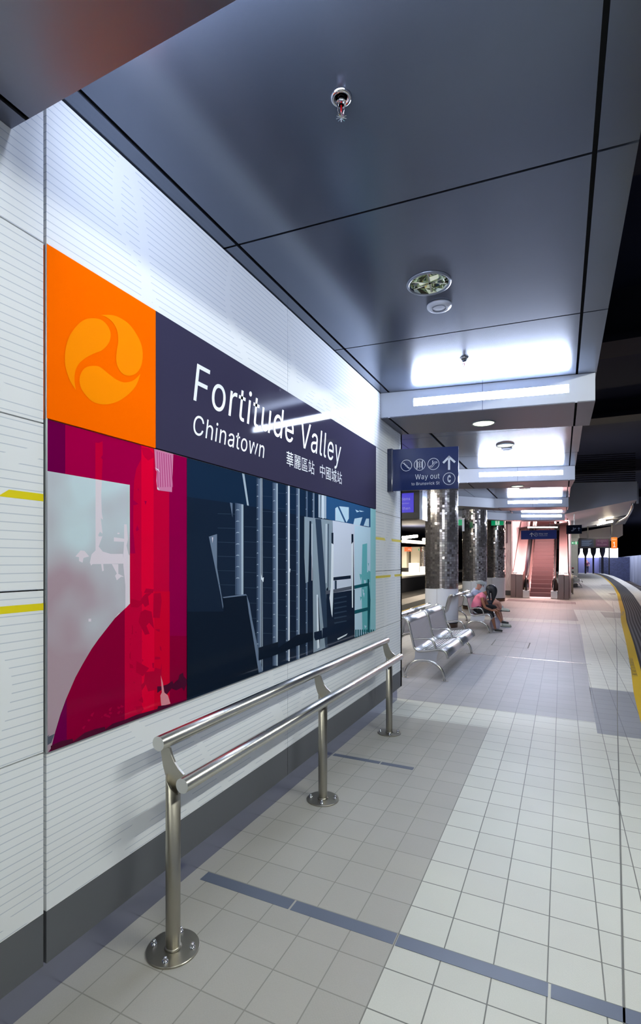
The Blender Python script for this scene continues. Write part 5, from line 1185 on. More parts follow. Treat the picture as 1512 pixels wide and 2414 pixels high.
# way out sign above the escalator
t = thing('escalator_wayout_sign', (-.8, 21, 2.42), 'long blue Way out sign hanging above the escalator entrance', 'sign')
mb = MB(); mb.box(-1.42, -.172, 21, 21.04, 2.424, 2.765); mb.build('sign_panel', [mat('lit_blue_sign', (58, 72, 140), .6, spec=.1)], t)
mb = MB(); O = Vector((-.8, 20.995, 2.60)); R_, U_ = Vector((1, 0, 0)), Vector((0, 0, 1))
arrow(mb, O + Vector((-.24, 0, 0)), R_, U_, .07, .022); ring(mb, O + Vector((-.09, 0, 0)), R_, U_, .07, .008); icon_escal(mb, O + Vector((-.09, 0, 0)), R_, U_, .066)
add_text(mb, 'Way out', O + Vector((0.01, 0, .0)), R_, U_, .055, None, .012); add_text(mb, 'to Brunswick St', O + Vector((0.01, 0, -.062)), R_, U_, .028, None, .006)
mb.build('lettering', [WHITEP], t, fix=False)
for x in (-1.2, -.4): mb = MB(); mb.tube([(x, 21.02, 2.765), (x, 21.02, 3.35)], .010, 8); mb.build('hanger_rod', [STEEL], t)
t = thing('escalator_symbol_sign', (.4, 20.2, 2.55), 'small black hanging sign with an escalator symbol, right of the escalator', 'sign')
mb = MB(); mb.box(.15, .645, 20.2, 20.25, 2.56, 2.875); mb.build('sign_panel', [mat('black_sign', (12, 20, 34), .7, spec=.05)], t)
mb = MB(); icon_escal(mb, (.385, 20.19, 2.72), R_, U_, .11); stroke(mb, (.55, 20.19, 2.72), R_, U_, [(0, -.05), (0, .05)], .01); stroke(mb, (.55, 20.19, 2.72), R_, U_, [(-.03, .02), (0, .055), (.03, .02)], .01); mb.build('pictogram', [mat('grey_print', (150, 165, 195), .4)], t, fix=False)
mb = MB(); mb.box(.385, .415, 20.21, 20.24, 2.875, 3.28); mb.build('hanger', [STEEL], t)

# departure boards and platform number
t = thing('departure_board', (1.55, 30, 2.28), 'pair of dark departure screens hanging over the platform next to the orange number', 'departure board')
mb = MB(); mb.box(.81, 2.26, 30, 30.3, 2.285, 2.78); mb.build('casing', [BLACK], t, bevel=.01)
mb = MB(); mb.box(.90, 1.50, 29.985, 29.999, 2.33, 2.72); s1 = mb.build('left_screen', [E_TEAL], t)
mb = MB(); mb.box(1.60, 2.18, 29.985, 29.999, 2.33, 2.72); s2 = mb.build('right_screen', [E_MAR], t)
mb = MB()
for k in range(6): mb.box(.95, 1.42 - (k % 3) * .06, 29.978, 29.984, 2.64 - k * .05, 2.652 - k * .05)
mb.build('timetable_lines', [mat('dim_line', (90, 110, 140), .5, emit=(.2, .3, .45), es=.25)], s1)
mb = MB()
for s_, z_ in (('All stations', 2.60), ('to', 2.52), ('Bowen Hills', 2.41)): add_text(mb, s_, (1.89, 29.978, z_), R_, U_, .055, None, .01, align='C')
mb.build('screen_text', [E_TXT2], s2, fix=False)
for x in (1.24, 2.34): mb = MB(); mb.box(x - .025, x + .025, 30.05, 30.1, 2.78, 3.75); mb.build('hanger', [BLACK], t)
t = thing('platform_number_sign', (2.4, 29.5, 2.22), 'orange Platform 1 sign hanging above the platform edge', 'sign')
mb = MB(); mb.box(2.268, 2.529, 29.5, 29.55, 2.22, 2.78); mb.build('sign_panel', [mat('orange_sign', (240, 96, 10), .4, emit=(1, .25, .0), es=.18)], t)
mb = MB(); add_text(mb, '1', (2.40, 29.49, 2.29), R_, U_, .26, .11, .03, align='C'); add_text(mb, 'Platform', (2.40, 29.49, 2.66), R_, U_, .04, .2, .01, align='C'); mb.build('lettering', [WHITEP], t, fix=False)
# ================================================================== MOSAIC PILLARS
MOS = mosaic()
def pillar(x, y, label, r=.395):
    t = thing('mosaic_pillar', (x, y, 0), label, 'pillar', 'mirror mosaic pillars down the middle of the platform')
    mb = MB(); seg = 42; z0, z1 = .937, 3.30; tz = .0585
    off = math.atan2(-y, -x) + .03
    for k in range(seg):
        a, b = off + 2 * PI * k / seg, off + 2 * PI * (k + 1) / seg
        p, q = (x + r * math.cos(a), y + r * math.sin(a)), (x + r * math.cos(b), y + r * math.sin(b))
        mb.face([(*p, z0), (*q, z0), (*q, z1), (*p, z1)], 0, uv=[(k, 0), (k + 1, 0), (k + 1, (z1 - z0) / tz), (k, (z1 - z0) / tz)])
    mb.build('mosaic_shaft', [MOS], t, fix=False)
    mb = MB(); a0 = off - .32
    for s_ in range(4):
        P = [a0 + s_ * PI / 2 + .006 + (PI / 2 - .012) * k / 14 for k in range(15)]
        for a, b in zip(P, P[1:]):
            mb.raw([(x + r * math.cos(a), y + r * math.sin(a), .13), (x + r * math.cos(b), y + r * math.sin(b), .13), (x + r * math.cos(b), y + r * math.sin(b), .935), (x + r * math.cos(a), y + r * math.sin(a), .935)], [(0, 1, 2, 3)], 0, True)
    mb.lathe([(r - .006, .10), (r - .006, .937)], (x, y, 0), 40, 1); mb.build('white_cladding', [W_PLAIN, GAP], t, fix=False)
    mb = MB(); mb.lathe([(r - .012, .0), (r - .012, .13)], (x, y, 0), 40); mb.build('kick_band', [mat('bronze_kick', (120, 98, 84), .35, .7)], t)
    mb = MB(); mb.lathe([(r + .004, .930), (r + .006, .937), (r + .004, .944)], (x, y, 0), 42); mb.build('trim_ring', [STEEL], t)
    return t
pillar(-2.65, 12.45, 'nearest and widest mirror mosaic pillar, behind the first metal bench')
pillar(-2.62, 17.45, 'second mirror mosaic pillar, directly behind the seated people')
pillar(-2.42, 21.35, 'farthest mirror mosaic pillar, beside the pink squiggle wall')

# ================================================================== BENCHES
def bench(x, y, L, label, group, mirror=False):
    """x = where the front feet stand, seat faces +X (or -X when mirrored)"""
    t = thing('metal_bench', (x, y, 0), label, 'bench', group); s = -1 if mirror else 1
    def X(v): return x + s * (v + 1.40)
    prof = smooth_path([(X(-2.015), 0, .800), (X(-1.98), 0, .822), (X(-1.935), 0, .806), (X(-1.895), 0, .755), (X(-1.872), 0, .68), (X(-1.845), 0, .57), (X(-1.815), 0, .44), (X(-1.785), 0, .395), (X(-1.735), 0, .376), (X(-1.63), 0, .386), (X(-1.52), 0, .405), (X(-1.455), 0, .414), (X(-1.405), 0, .400), (X(-1.372), 0, .362), (X(-1.352), 0, .305)], 4)
    ends = (y, y + L / 2, y + L)
    for yy_ in ends:
        mb = MB(); mb.tube([(p.x, yy_, p.z) for p in prof], .0175, 10); fr = mb.build('side_frame', [STEEL], t)
        mb = MB(); mb.tube(smooth_path([(X(-1.825), yy_, .530), (X(-1.72), yy_, .545), (X(-1.62), yy_, .550), (X(-1.565), yy_, .530), (X(-1.53), yy_, .48), (X(-1.508), yy_, .405)], 4), .015, 10); mb.build('armrest', [STEEL], fr)
    # slatted back and seat: slats run along the bench; the rolled top and front are wide plates
    def plate(i0, i1, name, th=.004, w=None):
        mb = MB()
        for a, b in ((y + .015, y + L / 2 - .015), (y + L / 2 + .015, y + L - .015)):
            P = prof[i0:i1 + 1]
            mb.raw([(p.x, a, p.z) for p in P] + [(p.x, b, p.z) for p in P], [(k, k + 1, len(P) + k + 1, len(P) + k) for k in range(len(P) - 1)], 0, True)
        o = mb.build(name, [STEEL2], t, fix=False); m = o.modifiers.new('solid', 'SOLIDIFY'); m.thickness = th; return o
    plate(0, 13, 'rolled_top'); plate(26, 32, 'back_curve'); plate(44, 56, 'rolled_front')
    mb = MB()
    for a, b in ((y + .02, y + L / 2 - .02), (y + L / 2 + .02, y + L - .02)):     # upright back slats
        n = 34; P = prof[12:28]
        for k in range(n):
            ya = a + (b - a) * k / n; yb = ya + (b - a) / n * .62
            mb.raw([(p.x, ya, p.z) for p in P] + [(p.x, yb, p.z) for p in P], [(i, i + 1, len(P) + i + 1, len(P) + i) for i in range(len(P) - 1)], 0, False)
    o = mb.build('back_slats', [mat('slat_steel', (208, 204, 206), .42, .8)], t, fix=False); o.modifiers.new('solid', 'SOLIDIFY').thickness = .004
    mb = MB()
    for a, b in ((y + .02, y + L / 2 - .02), (y + L / 2 + .02, y + L - .02)):     # seat rods
        for k in range(8):
            f = 32 + k * 1.6; i = int(f); p = prof[i].lerp(prof[min(i + 1, len(prof) - 1)], f - i); mb.tube([(p.x, a, p.z), (p.x, b, p.z)], .008, 8)
    mb.build('seat_rods', [STEEL2], t)
    for yy_ in (y, y + L):
        a = [(X(-1.668 + .268 * math.cos(math.radians(d))), yy_, .006 + .252 * math.sin(math.radians(d)) ** .9 if 0 < d < 180 else .006) for d in range(180, -1, -10)]
        mb = MB(); mb.tube(a, .019, 10)
        for fx in (-1.936, -1.40): mb.box(min(X(fx - .05), X(fx + .05)), max(X(fx - .05), X(fx + .05)), yy_ - .022, yy_ + .022, 0, .007)
        lg = mb.build('leg', [STEEL], t)
        mb = MB(); mb.prism([(X(-1.797), .372), (X(-1.48), .398), (X(-1.50), .33), (X(-1.51), .255), (X(-1.60), .262), (X(-1.73), .262), (X(-1.82), .215), (X(-1.80), .29)], 'y', yy_ - .004, yy_ + .004); mb.build('gusset', [mat('gusset_steel', (205, 207, 214), .45, .8)], lg)
    return t
G1 = 'pairs of slatted metal benches standing back to back'
bench(-1.405, 6.78, 2.22, 'empty slatted steel bench nearest the viewer, just past the end of the lined wall', G1)
bench(-2.76, 6.95, 2.22, 'steel bench facing away behind the nearest empty bench, only its back showing', G1, True)
bench(-1.445, 11.70, 2.22, 'steel bench on which the two people sit', G1)
bench(-2.83, 11.72, 2.22, 'steel bench facing away behind the seated people, next to the nearest pillar', G1, True)
bench(1.08, 33.9, 2.2, 'distant metal bench poking out behind the lift wall', G1)

# ================================================================== PEOPLE
def skin(name, chains, mats, parent, root=None, sub=2):
    """chains: list of [(x,y,z,r), ...]; points shared by value are joined"""
    vs, idx, es, rad = [], {}, [], []
    for ch in chains:
        prev = None
        for p in ch:
            k = tuple(round(q, 4) for q in p[:3])
            if k not in idx: idx[k] = len(vs); vs.append(p[:3]); rad.append(p[3] if isinstance(p[3], tuple) else (p[3], p[3]))
            i = idx[k]
            if prev is not None and prev != i: es.append((prev, i))
            prev = i
    me = bpy.data.meshes.new(name); me.from_pydata(vs, es, []); o = bpy.data.objects.new(name, me); COL.objects.link(o)
    m = o.modifiers.new('skin', 'SKIN'); m.use_smooth_shade = True
    for i, r in enumerate(rad): me.skin_vertices[0].data[i].radius = r; me.skin_vertices[0].data[i].use_root = (i == 0)
    s_ = o.modifiers.new('sub', 'SUBSURF'); s_.levels = sub; s_.render_levels = sub
    dg = bpy.context.evaluated_depsgraph_get(); ev = o.evaluated_get(dg); nm = bpy.data.meshes.new_from_object(ev)
    bpy.data.objects.remove(o); bpy.data.meshes.remove(me); nm.name = name; nm.materials.clear()
    for q in (mats if isinstance(mats, list) else [mats]): nm.materials.append(q)
    for p in nm.polygons: p.use_smooth = True; p.material_index = 0
    o = bpy.data.objects.new(name, nm); COL.objects.link(o)
    if parent is not None:
        o.parent = parent
        o.matrix_parent_inverse = Matrix.Translation(-parent.location) if parent.type == 'EMPTY' else Matrix.Identity(4)
    return o
def hand(W, D, N_, s=1.0, curl=.5):
    """chains for a hand: wrist W, direction D, palm normal N_ (curl toward N_)"""
    W, D, N_ = Vector(W), Vector(D).normalized(), Vector(N_).normalized(); N_ = (N_ - D * N_.dot(D)).normalized(); S = D.cross(N_)
    P = W + D * .045 * s; out = [[(*W, .022 * s), (*P, .026 * s)]]
    for k, (off, L) in enumerate(((-.026, .068), (-.009, .078), (.009, .073), (.025, .058))):
        b = P + S * off * s + D * .035 * s; a1 = b + (D * math.cos(curl) + N_ * math.sin(curl)) * L * .45 * s; a2 = a1 + (D * math.cos(curl * 2.2) + N_ * math.sin(curl * 2.2)) * L * .35 * s; a3 = a2 + (D * math.cos(curl * 3) + N_ * math.sin(curl * 3)) * L * .25 * s
        out.append([(*P, .026 * s), (*b, .0095 * s), (*a1, .009 * s), (*a2, .0085 * s), (*a3, .007 * s)])
    b = W + D * .02 * s - S * .03 * s; a1 = b + (D * .7 - S * .6 + N_ * .3).normalized() * .035 * s; a2 = a1 + (D + N_ * .4).normalized() * .028 * s
    out.append([(*W, .022 * s), (*b, .012 * s), (*a1, .0105 * s), (*a2, .009 * s)])
    return out
def head_face(mb, c, fwd, r, mats):
    """ears, nose, brow, mouth and eyes on a head at c looking along fwd"""
    c = Vector(c); f = Vector(fwd).normalized(); side = f.cross(Vector((0, 0, 1))).normalized(); up = side.cross(f).normalized()
    P = c + f * r * .92 - up * r * .12
    mb.raw([tuple(q) for q in (P + up * r * .32, P - up * r * .16 + side * r * .17, P - up * r * .16 - side * r * .17, P + f * r * .30 - up * r * .12)], [(0, 1, 3), (0, 3, 2), (1, 2, 3)], 0)
    for s_ in (-1, 1):
        mb.ball(tuple(c + side * s_ * r * .80 - f * r * .02 - up * r * .08), r * .20, .8, .5, 1.2, 10, 0)
        mb.ball(tuple(c + f * r * .86 + side * s_ * r * .34 + up * r * .06), r * .11, 1, 1, .6, 8, 1)
    a = c + f * r * .90 - up * r * .50
    mb.raw([tuple(q) for q in (a + side * r * .26, a - side * r * .26, a - side * r * .2 - up * r * .09, a + side * r * .2 - up * r * .09, a + f * r * .09 - up * r * .04)], [(0, 4, 1), (1, 4, 2), (2, 4, 3), (3, 4, 0)], 2)
SK1 = mat('skin_brown', (150, 98, 72), .5); SK2 = mat('skin_fair', (205, 150, 130), .5)
EYE = mat('eye_dark', (25, 20, 20), .2); LIP = mat('lips', (150, 70, 66), .5)
PINKS = mat('pink_shirt', (250, 140, 165), .75); CAP = mat('black_leggings', (18, 18, 24), .8); HAIR = mat('dark_hair', (26, 28, 36), .45)
# woman
wy = 12.13
t = thing('person', (-1.72, wy, .40), 'seated person in pink T-shirt and black leggings bending forward, dark hair over the face', 'person')
pel = (-1.765, wy, .475); belly = (-1.775, wy + .0, .58); chest = (-1.70, wy, .72); ch2 = (-1.635, wy, .80); neck = (-1.56, wy, .865)
hc = (-1.475, wy + .0, .93)
chains = [[(*pel, (.080, .095)), (*belly, (.070, .085)), (*chest, (.090, .118)), (*ch2, (.085, .115)), (*neck, .042), (-1.525, wy, .893, .046), (*hc, (.078, .072)), (-1.44, wy, .965, (.074, .068)), (-1.42, wy, .915, (.050, .05))]]
# arms
for s_, el, ha in ((-1, (-1.572, wy - .19, .545), (-1.42, wy - .12, .475)), (1, (-1.55, wy + .17, .55), (-1.40, wy + .02, .49))):
    sh = (-1.64, wy + s_ * .155, .79)
    chains.append([(*ch2, (.085, .115)), (*sh, .050), (-1.615, wy + s_ * .185, .69, .040), (*el, .033), ((el[0] * .5 + ha[0] * .5), (el[1] + ha[1]) / 2, (el[2] + ha[2]) / 2, .029), (*ha, .022)])
    chains += hand(ha, (1, .15 * -s_, .12), (0, 0, -1), 1.0, .55)
kn1 = (-1.45, wy - .06, .475); an1 = (-1.365, wy - .07, .085)
kn2 = (-1.385, wy + .05, .545); an2 = (-1.235, wy - .02, .235)
chains.append([(*pel, (.080, .095)), (-1.72, wy - .085, .465, .064), (-1.60, wy - .08, .475, .060), (*kn1, .052), (-1.43, wy - .065, .35, .050), (-1.39, wy - .07, .2, .036), (*an1, .028), (-1.35, wy - .07, .045, .030), (-1.28, wy - .075, .028, (.036, .022)), (-1.22, wy - .08, .022, (.032, .016))])
chains.append([(*pel, (.080, .095)), (-1.72, wy + .085, .465, .064), (-1.56, wy + .08, .52, .058), (*kn2, .052), (-1.345, wy + .035, .44, .050), (-1.29, wy + .0, .33, .036), (*an2, .028), (-1.215, wy - .02, .20, .030), (-1.15, wy - .03, .215, (.034, .022)), (-1.095, wy - .035, .225, (.030, .016))])
body = skin('body', chains, SK1, t)
sh_ = [[(-1.775, wy, .475, (.132, .150)), (-1.78, wy, .52, (.128, .145)), (-1.79, wy, .58, (.100, .118)), (-1.715, wy, .72, (.108, .138)), (-1.65, wy, .80, (.098, .128)), (-1.60, wy, .845, (.06, .08))]]
for s_ in (-1, 1): sh_.append([(-1.65, wy, .80, (.098, .128)), (-1.645, wy + s_ * .155, .79, .060), (-1.628, wy + s_ * .178, .735, .056)])
skin('shirt', sh_, PINKS, t)['label'] = 'pink short-sleeved T-shirt'
lg = [[(-1.79, wy, .535, (.105, .128)), (*pel, (.130, .150)), (-1.72, wy - .085, .465, .090), (-1.60, wy - .08, .475, .078), (*kn1, .060), (-1.432, wy - .065, .37, .056), (-1.41, wy - .068, .29, .048)], [(*pel, (.130, .150)), (-1.72, wy + .085, .465, .090), (-1.56, wy + .08, .52, .076), (*kn2, .060), (-1.35, wy + .035, .46, .056)]]
skin('leggings', lg, CAP, t)
mb = MB(); mb.ball((-1.478, wy, .952), .098, 1, .92, .92, 22)
P_ = smooth_path([(-1.52, wy, .94), (-1.475, wy, .975), (-1.42, wy, .955), (-1.395, wy, .88), (-1.405, wy, .79), (-1.42, wy, .70), (-1.435, wy, .62)], 5); n_ = len(P_)
mb.tube(P_, [.07 + .02 * math.sin(PI * min(1, i / n_ * 2)) - .075 * max(0, (i / n_ - .45) / .55) ** 1.3 for i in range(n_)], 18)
P_ = smooth_path([(-1.52, wy - .04, .93), (-1.505, wy - .06, .85), (-1.485, wy - .065, .76), (-1.475, wy - .06, .68)], 5); n_ = len(P_)
mb.tube(P_, [.045 - .035 * i / n_ for i in range(n_)], 12)
mb.build('hair', [HAIR], t)
mb = MB(); head_face(mb, (-1.448, wy, .938), (.8, 0, -.35), .062, None); mb.build('face', [SK1, EYE, LIP], body)
for (ax, ay, az), tx, tz in (((-1.365, wy - .07, .03), -1.20, 0.0), ((-1.225, wy - .02, .175), -1.075, .18)):
    o = skin('shoe', [[(ax - .015, ay, tz + .036, (.044, .040)), ((ax + tx) / 2, ay - .005, tz + .031, (.050, .032)), (tx - .02, ay - .008, tz + .027, (.048, .026)), (tx, ay - .010, tz + .023, (.038, .02))]], mat('black_shoe', (22, 22, 24), .5), t)
    mb = MB(); mb.prism([(ax - .035, ay - .028), (tx - .04, ay - .038), (tx - .005, ay - .022), (tx - .002, ay + .008), (tx - .04, ay + .026), (ax - .035, ay + .026)], 'z', tz, tz + .014); mb.build('sole', [mat('white_sole', (210, 208, 205), .6)], o)

# man in a cap
my = 12.92
BLUS = mat('pale_blue_shirt', (190, 200, 228), .8); SHO = mat('navy_shorts', (38, 42, 60), .8)
t = thing('person', (-1.86, my, .40), 'seated person in flat grey cap and pale blue shirt, one leg crossed over the other', 'person')
pel = (-1.90, my, .475); bel = (-1.935, my, .60); che = (-1.92, my, .74); c2 = (-1.90, my, .835); nk = (-1.865, my, .905)
hc = (-1.815, my, 1.00)
chains = [[(*pel, (.120, .150)), (*bel, (.110, .130)), (*che, (.115, .155)), (*c2, (.095, .140)), (*nk, .052), (-1.84, my, .945, .054), (*hc, (.088, .082)), (-1.81, my, 1.045, (.084, .078)), (-1.77, my, .975, (.058, .055))]]
for s_, el, ha in ((-1, (-1.80, my - .22, .60), (-1.56, my - .10, .64)), (1, (-1.79, my + .22, .60), (-1.56, my + .12, .66))):
    chains.append([(*c2, (.095, .140)), (-1.90, my + s_ * .185, .815, .056), (-1.87, my + s_ * .215, .71, .046), (*el, .038), ((el[0] + ha[0]) / 2, (el[1] + ha[1]) / 2, (el[2] + ha[2]) / 2, .033), (*ha, .024)])
    chains += hand(ha, (1, -.3 * s_, .1), (0, 0, -1), 1.05, .5)
k1 = (-1.42, my + .10, .50); a1 = (-1.30, my + .10, .09)
k2 = (-1.385, my - .16, .615); a2 = (-1.315, my - .05, .455)
chains.append([(*pel, (.120, .150)), (-1.83, my + .10, .475, .092), (-1.62, my + .11, .50, .080), (*k1, .060), (-1.38, my + .10, .38, .056), (-1.33, my + .10, .22, .040), (*a1, .032), (-1.28, my + .1, .05, .034), (-1.20, my + .1, .035, (.04, .026)), (-1.12, my + .1, .026, (.036, .018))])
chains.append([(*pel, (.120, .150)), (-1.83, my - .11, .49, .092), (-1.60, my - .16, .565, .080), (*k2, .060), (-1.355, my - .13, .56, .058), (-1.335, my - .08, .50, .044), (*a2, .034), (-1.29, my - .05, .44, .034), (-1.21, my - .05, .43, (.04, .03)), (-1.14, my - .05, .42, (.036, .022))])
body = skin('body', chains, SK2, t)
sh_ = [[(-1.91, my, .50, (.130, .158)), (*bel, (.126, .146)), (*che, (.130, .168)), (*c2, (.120, .165)), (-1.872, my, .90, (.085, .105))]]
for s_ in (-1, 1): sh_.append([(*c2, (.120, .165)), (-1.90, my + s_ * .185, .820, .078), (-1.872, my + s_ * .212, .72, .064)])
skin('shirt', sh_, BLUS, t)['label'] = 'pale blue shirt'
skin('shorts', [[(-1.92, my, .55, (.09, .11)), (*pel, (.128, .158)), (-1.83, my + .10, .475, .102), (-1.62, my + .11, .50, .092), (-1.47, my + .105, .50, .080)], [(*pel, (.128, .158)), (-1.83, my - .11, .49, .102), (-1.60, my - .16, .565, .092), (-1.45, my - .165, .61, .078)]], SHO, t)
mb = MB(); head_face(mb, (-1.798, my, 1.0), (.93, 0, -.35), .072, None); mb.build('face', [mat('skin_flush', (190, 112, 98), .5), EYE, LIP], body)
mb = MB()
for s_ in (-1, 1): mb.tube([(-1.732, my + s_ * .028 + .020 * math.cos(a * PI / 6), 1.005 + .018 * math.sin(a * PI / 6)) for a in range(12)], .0025, 6, closed=True); mb.tube([(-1.735, my + s_ * .046, 1.005), (-1.81, my + s_ * .074, 1.015)], .0025, 6)
mb.build('glasses', [BLACK], t)
c = (-1.815, my, 1.045)
mb = MB(); prof = [(.0, .078), (.05, .070), (.085, .045), (.100, .01), (.094, -.012)]
seg = 28; vs = [(c[0] + .01 + a * math.cos(2 * PI * k / seg) * (1.18 if math.cos(2 * PI * k / seg) > 0 else 1), c[1] + a * .92 * math.sin(2 * PI * k / seg), c[2] + b - .03 * max(0, math.cos(2 * PI * k / seg)) * (a > .06)) for a, b in prof for k in range(seg)]
mb.raw(vs, [(i * seg + k, i * seg + (k + 1) % seg, (i + 1) * seg + (k + 1) % seg, (i + 1) * seg + k) for i in range(4) for k in range(seg)], 0, True)
mb.prism([(c[0] + .085 + .05 * math.cos(a), c[1] + .075 * math.sin(a)) for a in [(-PI / 2 + PI * k / 10) for k in range(11)]], 'z', c[2] - .030, c[2] - .022)
mb.build('flat_cap', [mat('grey_cap', (172, 178, 176), .85)], t)
for (ax, ay), tx, tz, lab in (((-1.30, my + .10), -1.10, 0.0, 0), ((-1.30, my - .05), -1.12, .385, 1)):
    o = skin('sneaker', [[(ax - .02, ay, tz + .050, (.052, .054)), ((ax + tx) / 2, ay, tz + .042, (.058, .044)), (tx - .03, ay, tz + .034, (.056, .034)), (tx, ay, tz + .030, (.044, .026))]], mat('sneaker_white', (206, 210, 196), .6), t)
    mb = MB(); mb.prism([(ax - .045, ay - .032), (tx - .05, ay - .042), (tx - .005, ay - .028), (tx + .006, ay), (tx - .005, ay + .028), (tx - .05, ay + .040), (ax - .045, ay + .032)], 'z', tz, tz + .022); mb.build('sole', [BLACK if lab else mat('grey_sole', (150, 152, 140), .6)], o)
    mb = MB()
    for k in range(3): mb.tube([(ax + .03 + k * .035, ay - .046, tz + .03), (ax + .045 + k * .035, ay - .02, tz + .078 - k * .008), (ax + .045 + k * .035, ay + .02, tz + .078 - k * .008), (ax + .03 + k * .035, ay + .046, tz + .03)], .006, 6)
    mb.build('laces', [BLACK], o)
    mb = MB(); mb.lathe([(.036, tz + .085), (.037, tz + .13)], (ax + .0, ay, 0), 14); mb.build('sock', [mat('white_sock', (220, 215, 212), .9)], o)
# plastic bag on the floor between the feet
mb = MB(); random.seed(3); seg = 26; rows = 9; vs = []
for j in range(rows):
    f = j / (rows - 1); r = .115 * (math.sin(PI * (.18 + .70 * (1 - f))) ** .7)
    for k in range(seg):
        a = 2 * PI * k / seg; w = r * (1 + .10 * math.sin(5 * a + j * 1.3) + random.uniform(-.05, .05)); vs.append((-1.40 + w * math.cos(a), 12.40 + w * .8 * math.sin(a), .004 + .27 * f))
mb.raw(vs, [(i * seg + k, i * seg + (k + 1) % seg, (i + 1) * seg + (k + 1) % seg, (i + 1) * seg + k) for i in range(rows - 1) for k in range(seg)], 0, True); mb.face([vs[k] for k in range(seg)], 0)
bagm = mat('plastic_bag', (214, 206, 222), .35); nodes(bagm)[2].inputs['Transmission Weight'].default_value = .25
bg_ = tag(mb.build('plastic_bag', [bagm]), 'crumpled white plastic carrier bag on the floor by the seated people', 'bag')
mb = MB()
for s_ in (-1, 1): mb.tube(smooth_path([(-1.43, 12.40 + s_ * .03, .26), (-1.42, 12.40 + s_ * .04, .32), (-1.38, 12.40 + s_ * .04, .32), (-1.37, 12.40 + s_ * .03, .26)], 4), .006, 6)
mb.build('handle', [bagm], bg_)
# distant person
t = thing('person', (2.95, 74, 0), 'distant person in a dull pink top standing at the far end of the platform', 'person')
X, Yp = 2.95, 74
bd = skin('body', [[(X, Yp, .92, (.15, .11)), (X, Yp, 1.15, (.14, .10)), (X, Yp, 1.38, (.17, .11)), (X, Yp, 1.50, .06), (X, Yp, 1.62, (.09, .10)), (X, Yp, 1.70, (.08, .09))], [(X, Yp, .92, (.15, .11)), (X - .1, Yp, .85, .085), (X - .1, Yp, .48, .06), (X - .1, Yp, .08, .04), (X - .1, Yp - .12, .04, .04)], [(X, Yp, .92, (.15, .11)), (X + .1, Yp, .85, .085), (X + .1, Yp + .08, .48, .06), (X + .1, Yp + .15, .08, .04), (X + .1, Yp + .03, .04, .04)],
    [(X, Yp, 1.38, (.17, .11)), (X - .22, Yp, 1.36, .05), (X - .27, Yp, 1.10, .04), (X - .25, Yp - .1, .86, .03)], [(X, Yp, 1.38, (.17, .11)), (X + .22, Yp, 1.36, .05), (X + .27, Yp, 1.10, .04), (X + .25, Yp - .1, .86, .03)]], SK2, t)
skin('top', [[(X, Yp, .95, (.19, .14)), (X, Yp, 1.15, (.16, .125)), (X, Yp, 1.40, (.18, .125))], [(X, Yp, 1.40, (.18, .125)), (X - .22, Yp, 1.36, .065), (X - .26, Yp, 1.15, .055)], [(X, Yp, 1.40, (.18, .125)), (X + .22, Yp, 1.36, .065), (X + .26, Yp, 1.15, .055)]], mat('dull_pink', (110, 56, 84), .8), t)
skin('trousers', [[(X, Yp, .92, (.165, .125)), (X - .1, Yp, .85, .10), (X - .1, Yp, .48, .075), (X - .1, Yp, .12, .06)], [(X, Yp, .92, (.165, .125)), (X + .1, Yp, .85, .10), (X + .1, Yp + .08, .48, .075), (X + .1, Yp + .14, .12, .06)]], mat('dark_trousers', (30, 30, 50), .8), t)
skin('hair', [[(X, Yp + .02, 1.68, (.10, .11)), (X, Yp + .05, 1.60, (.09, .08))]], HAIR, t)

# ================================================================== ESCALATOR
t = thing('escalator', (-.8, 23.6, 0), 'narrow escalator rising away between pink-lit metal sides', 'escalator')
SL = .52
def ez(y): return max(0.0, (y - 24.6) * SL)
mb = MB()
ESC = mat('step_metal', (112, 84, 84), .45, .5)
n = 34
for k in range(n):
    y0 = 24.2 + k * .36; z1 = ez(y0 + .36); z0 = ez(y0)
    mb.box(-1.30, -.35, y0, y0 + .37, z1 - .24, z1)
    for j in range(24): xx = -1.29 + j * .0392; mb.box(xx, xx + .016, y0, y0 + .37, z1, z1 + .010)
mb.build('steps', [ESC], t)
mb = MB(); mb.box(-1.33, -.33, 23.45, 24.2, .0, .012); 
for j in range(30): mb.box(-1.32 + j * .033, -1.305 + j * .033, 23.5, 24.2, .012, .016)
mb.build('landing_plate', [STEEL2], t)
PINKM = mat('copper_panel', (246, 208, 202), .28, .85)
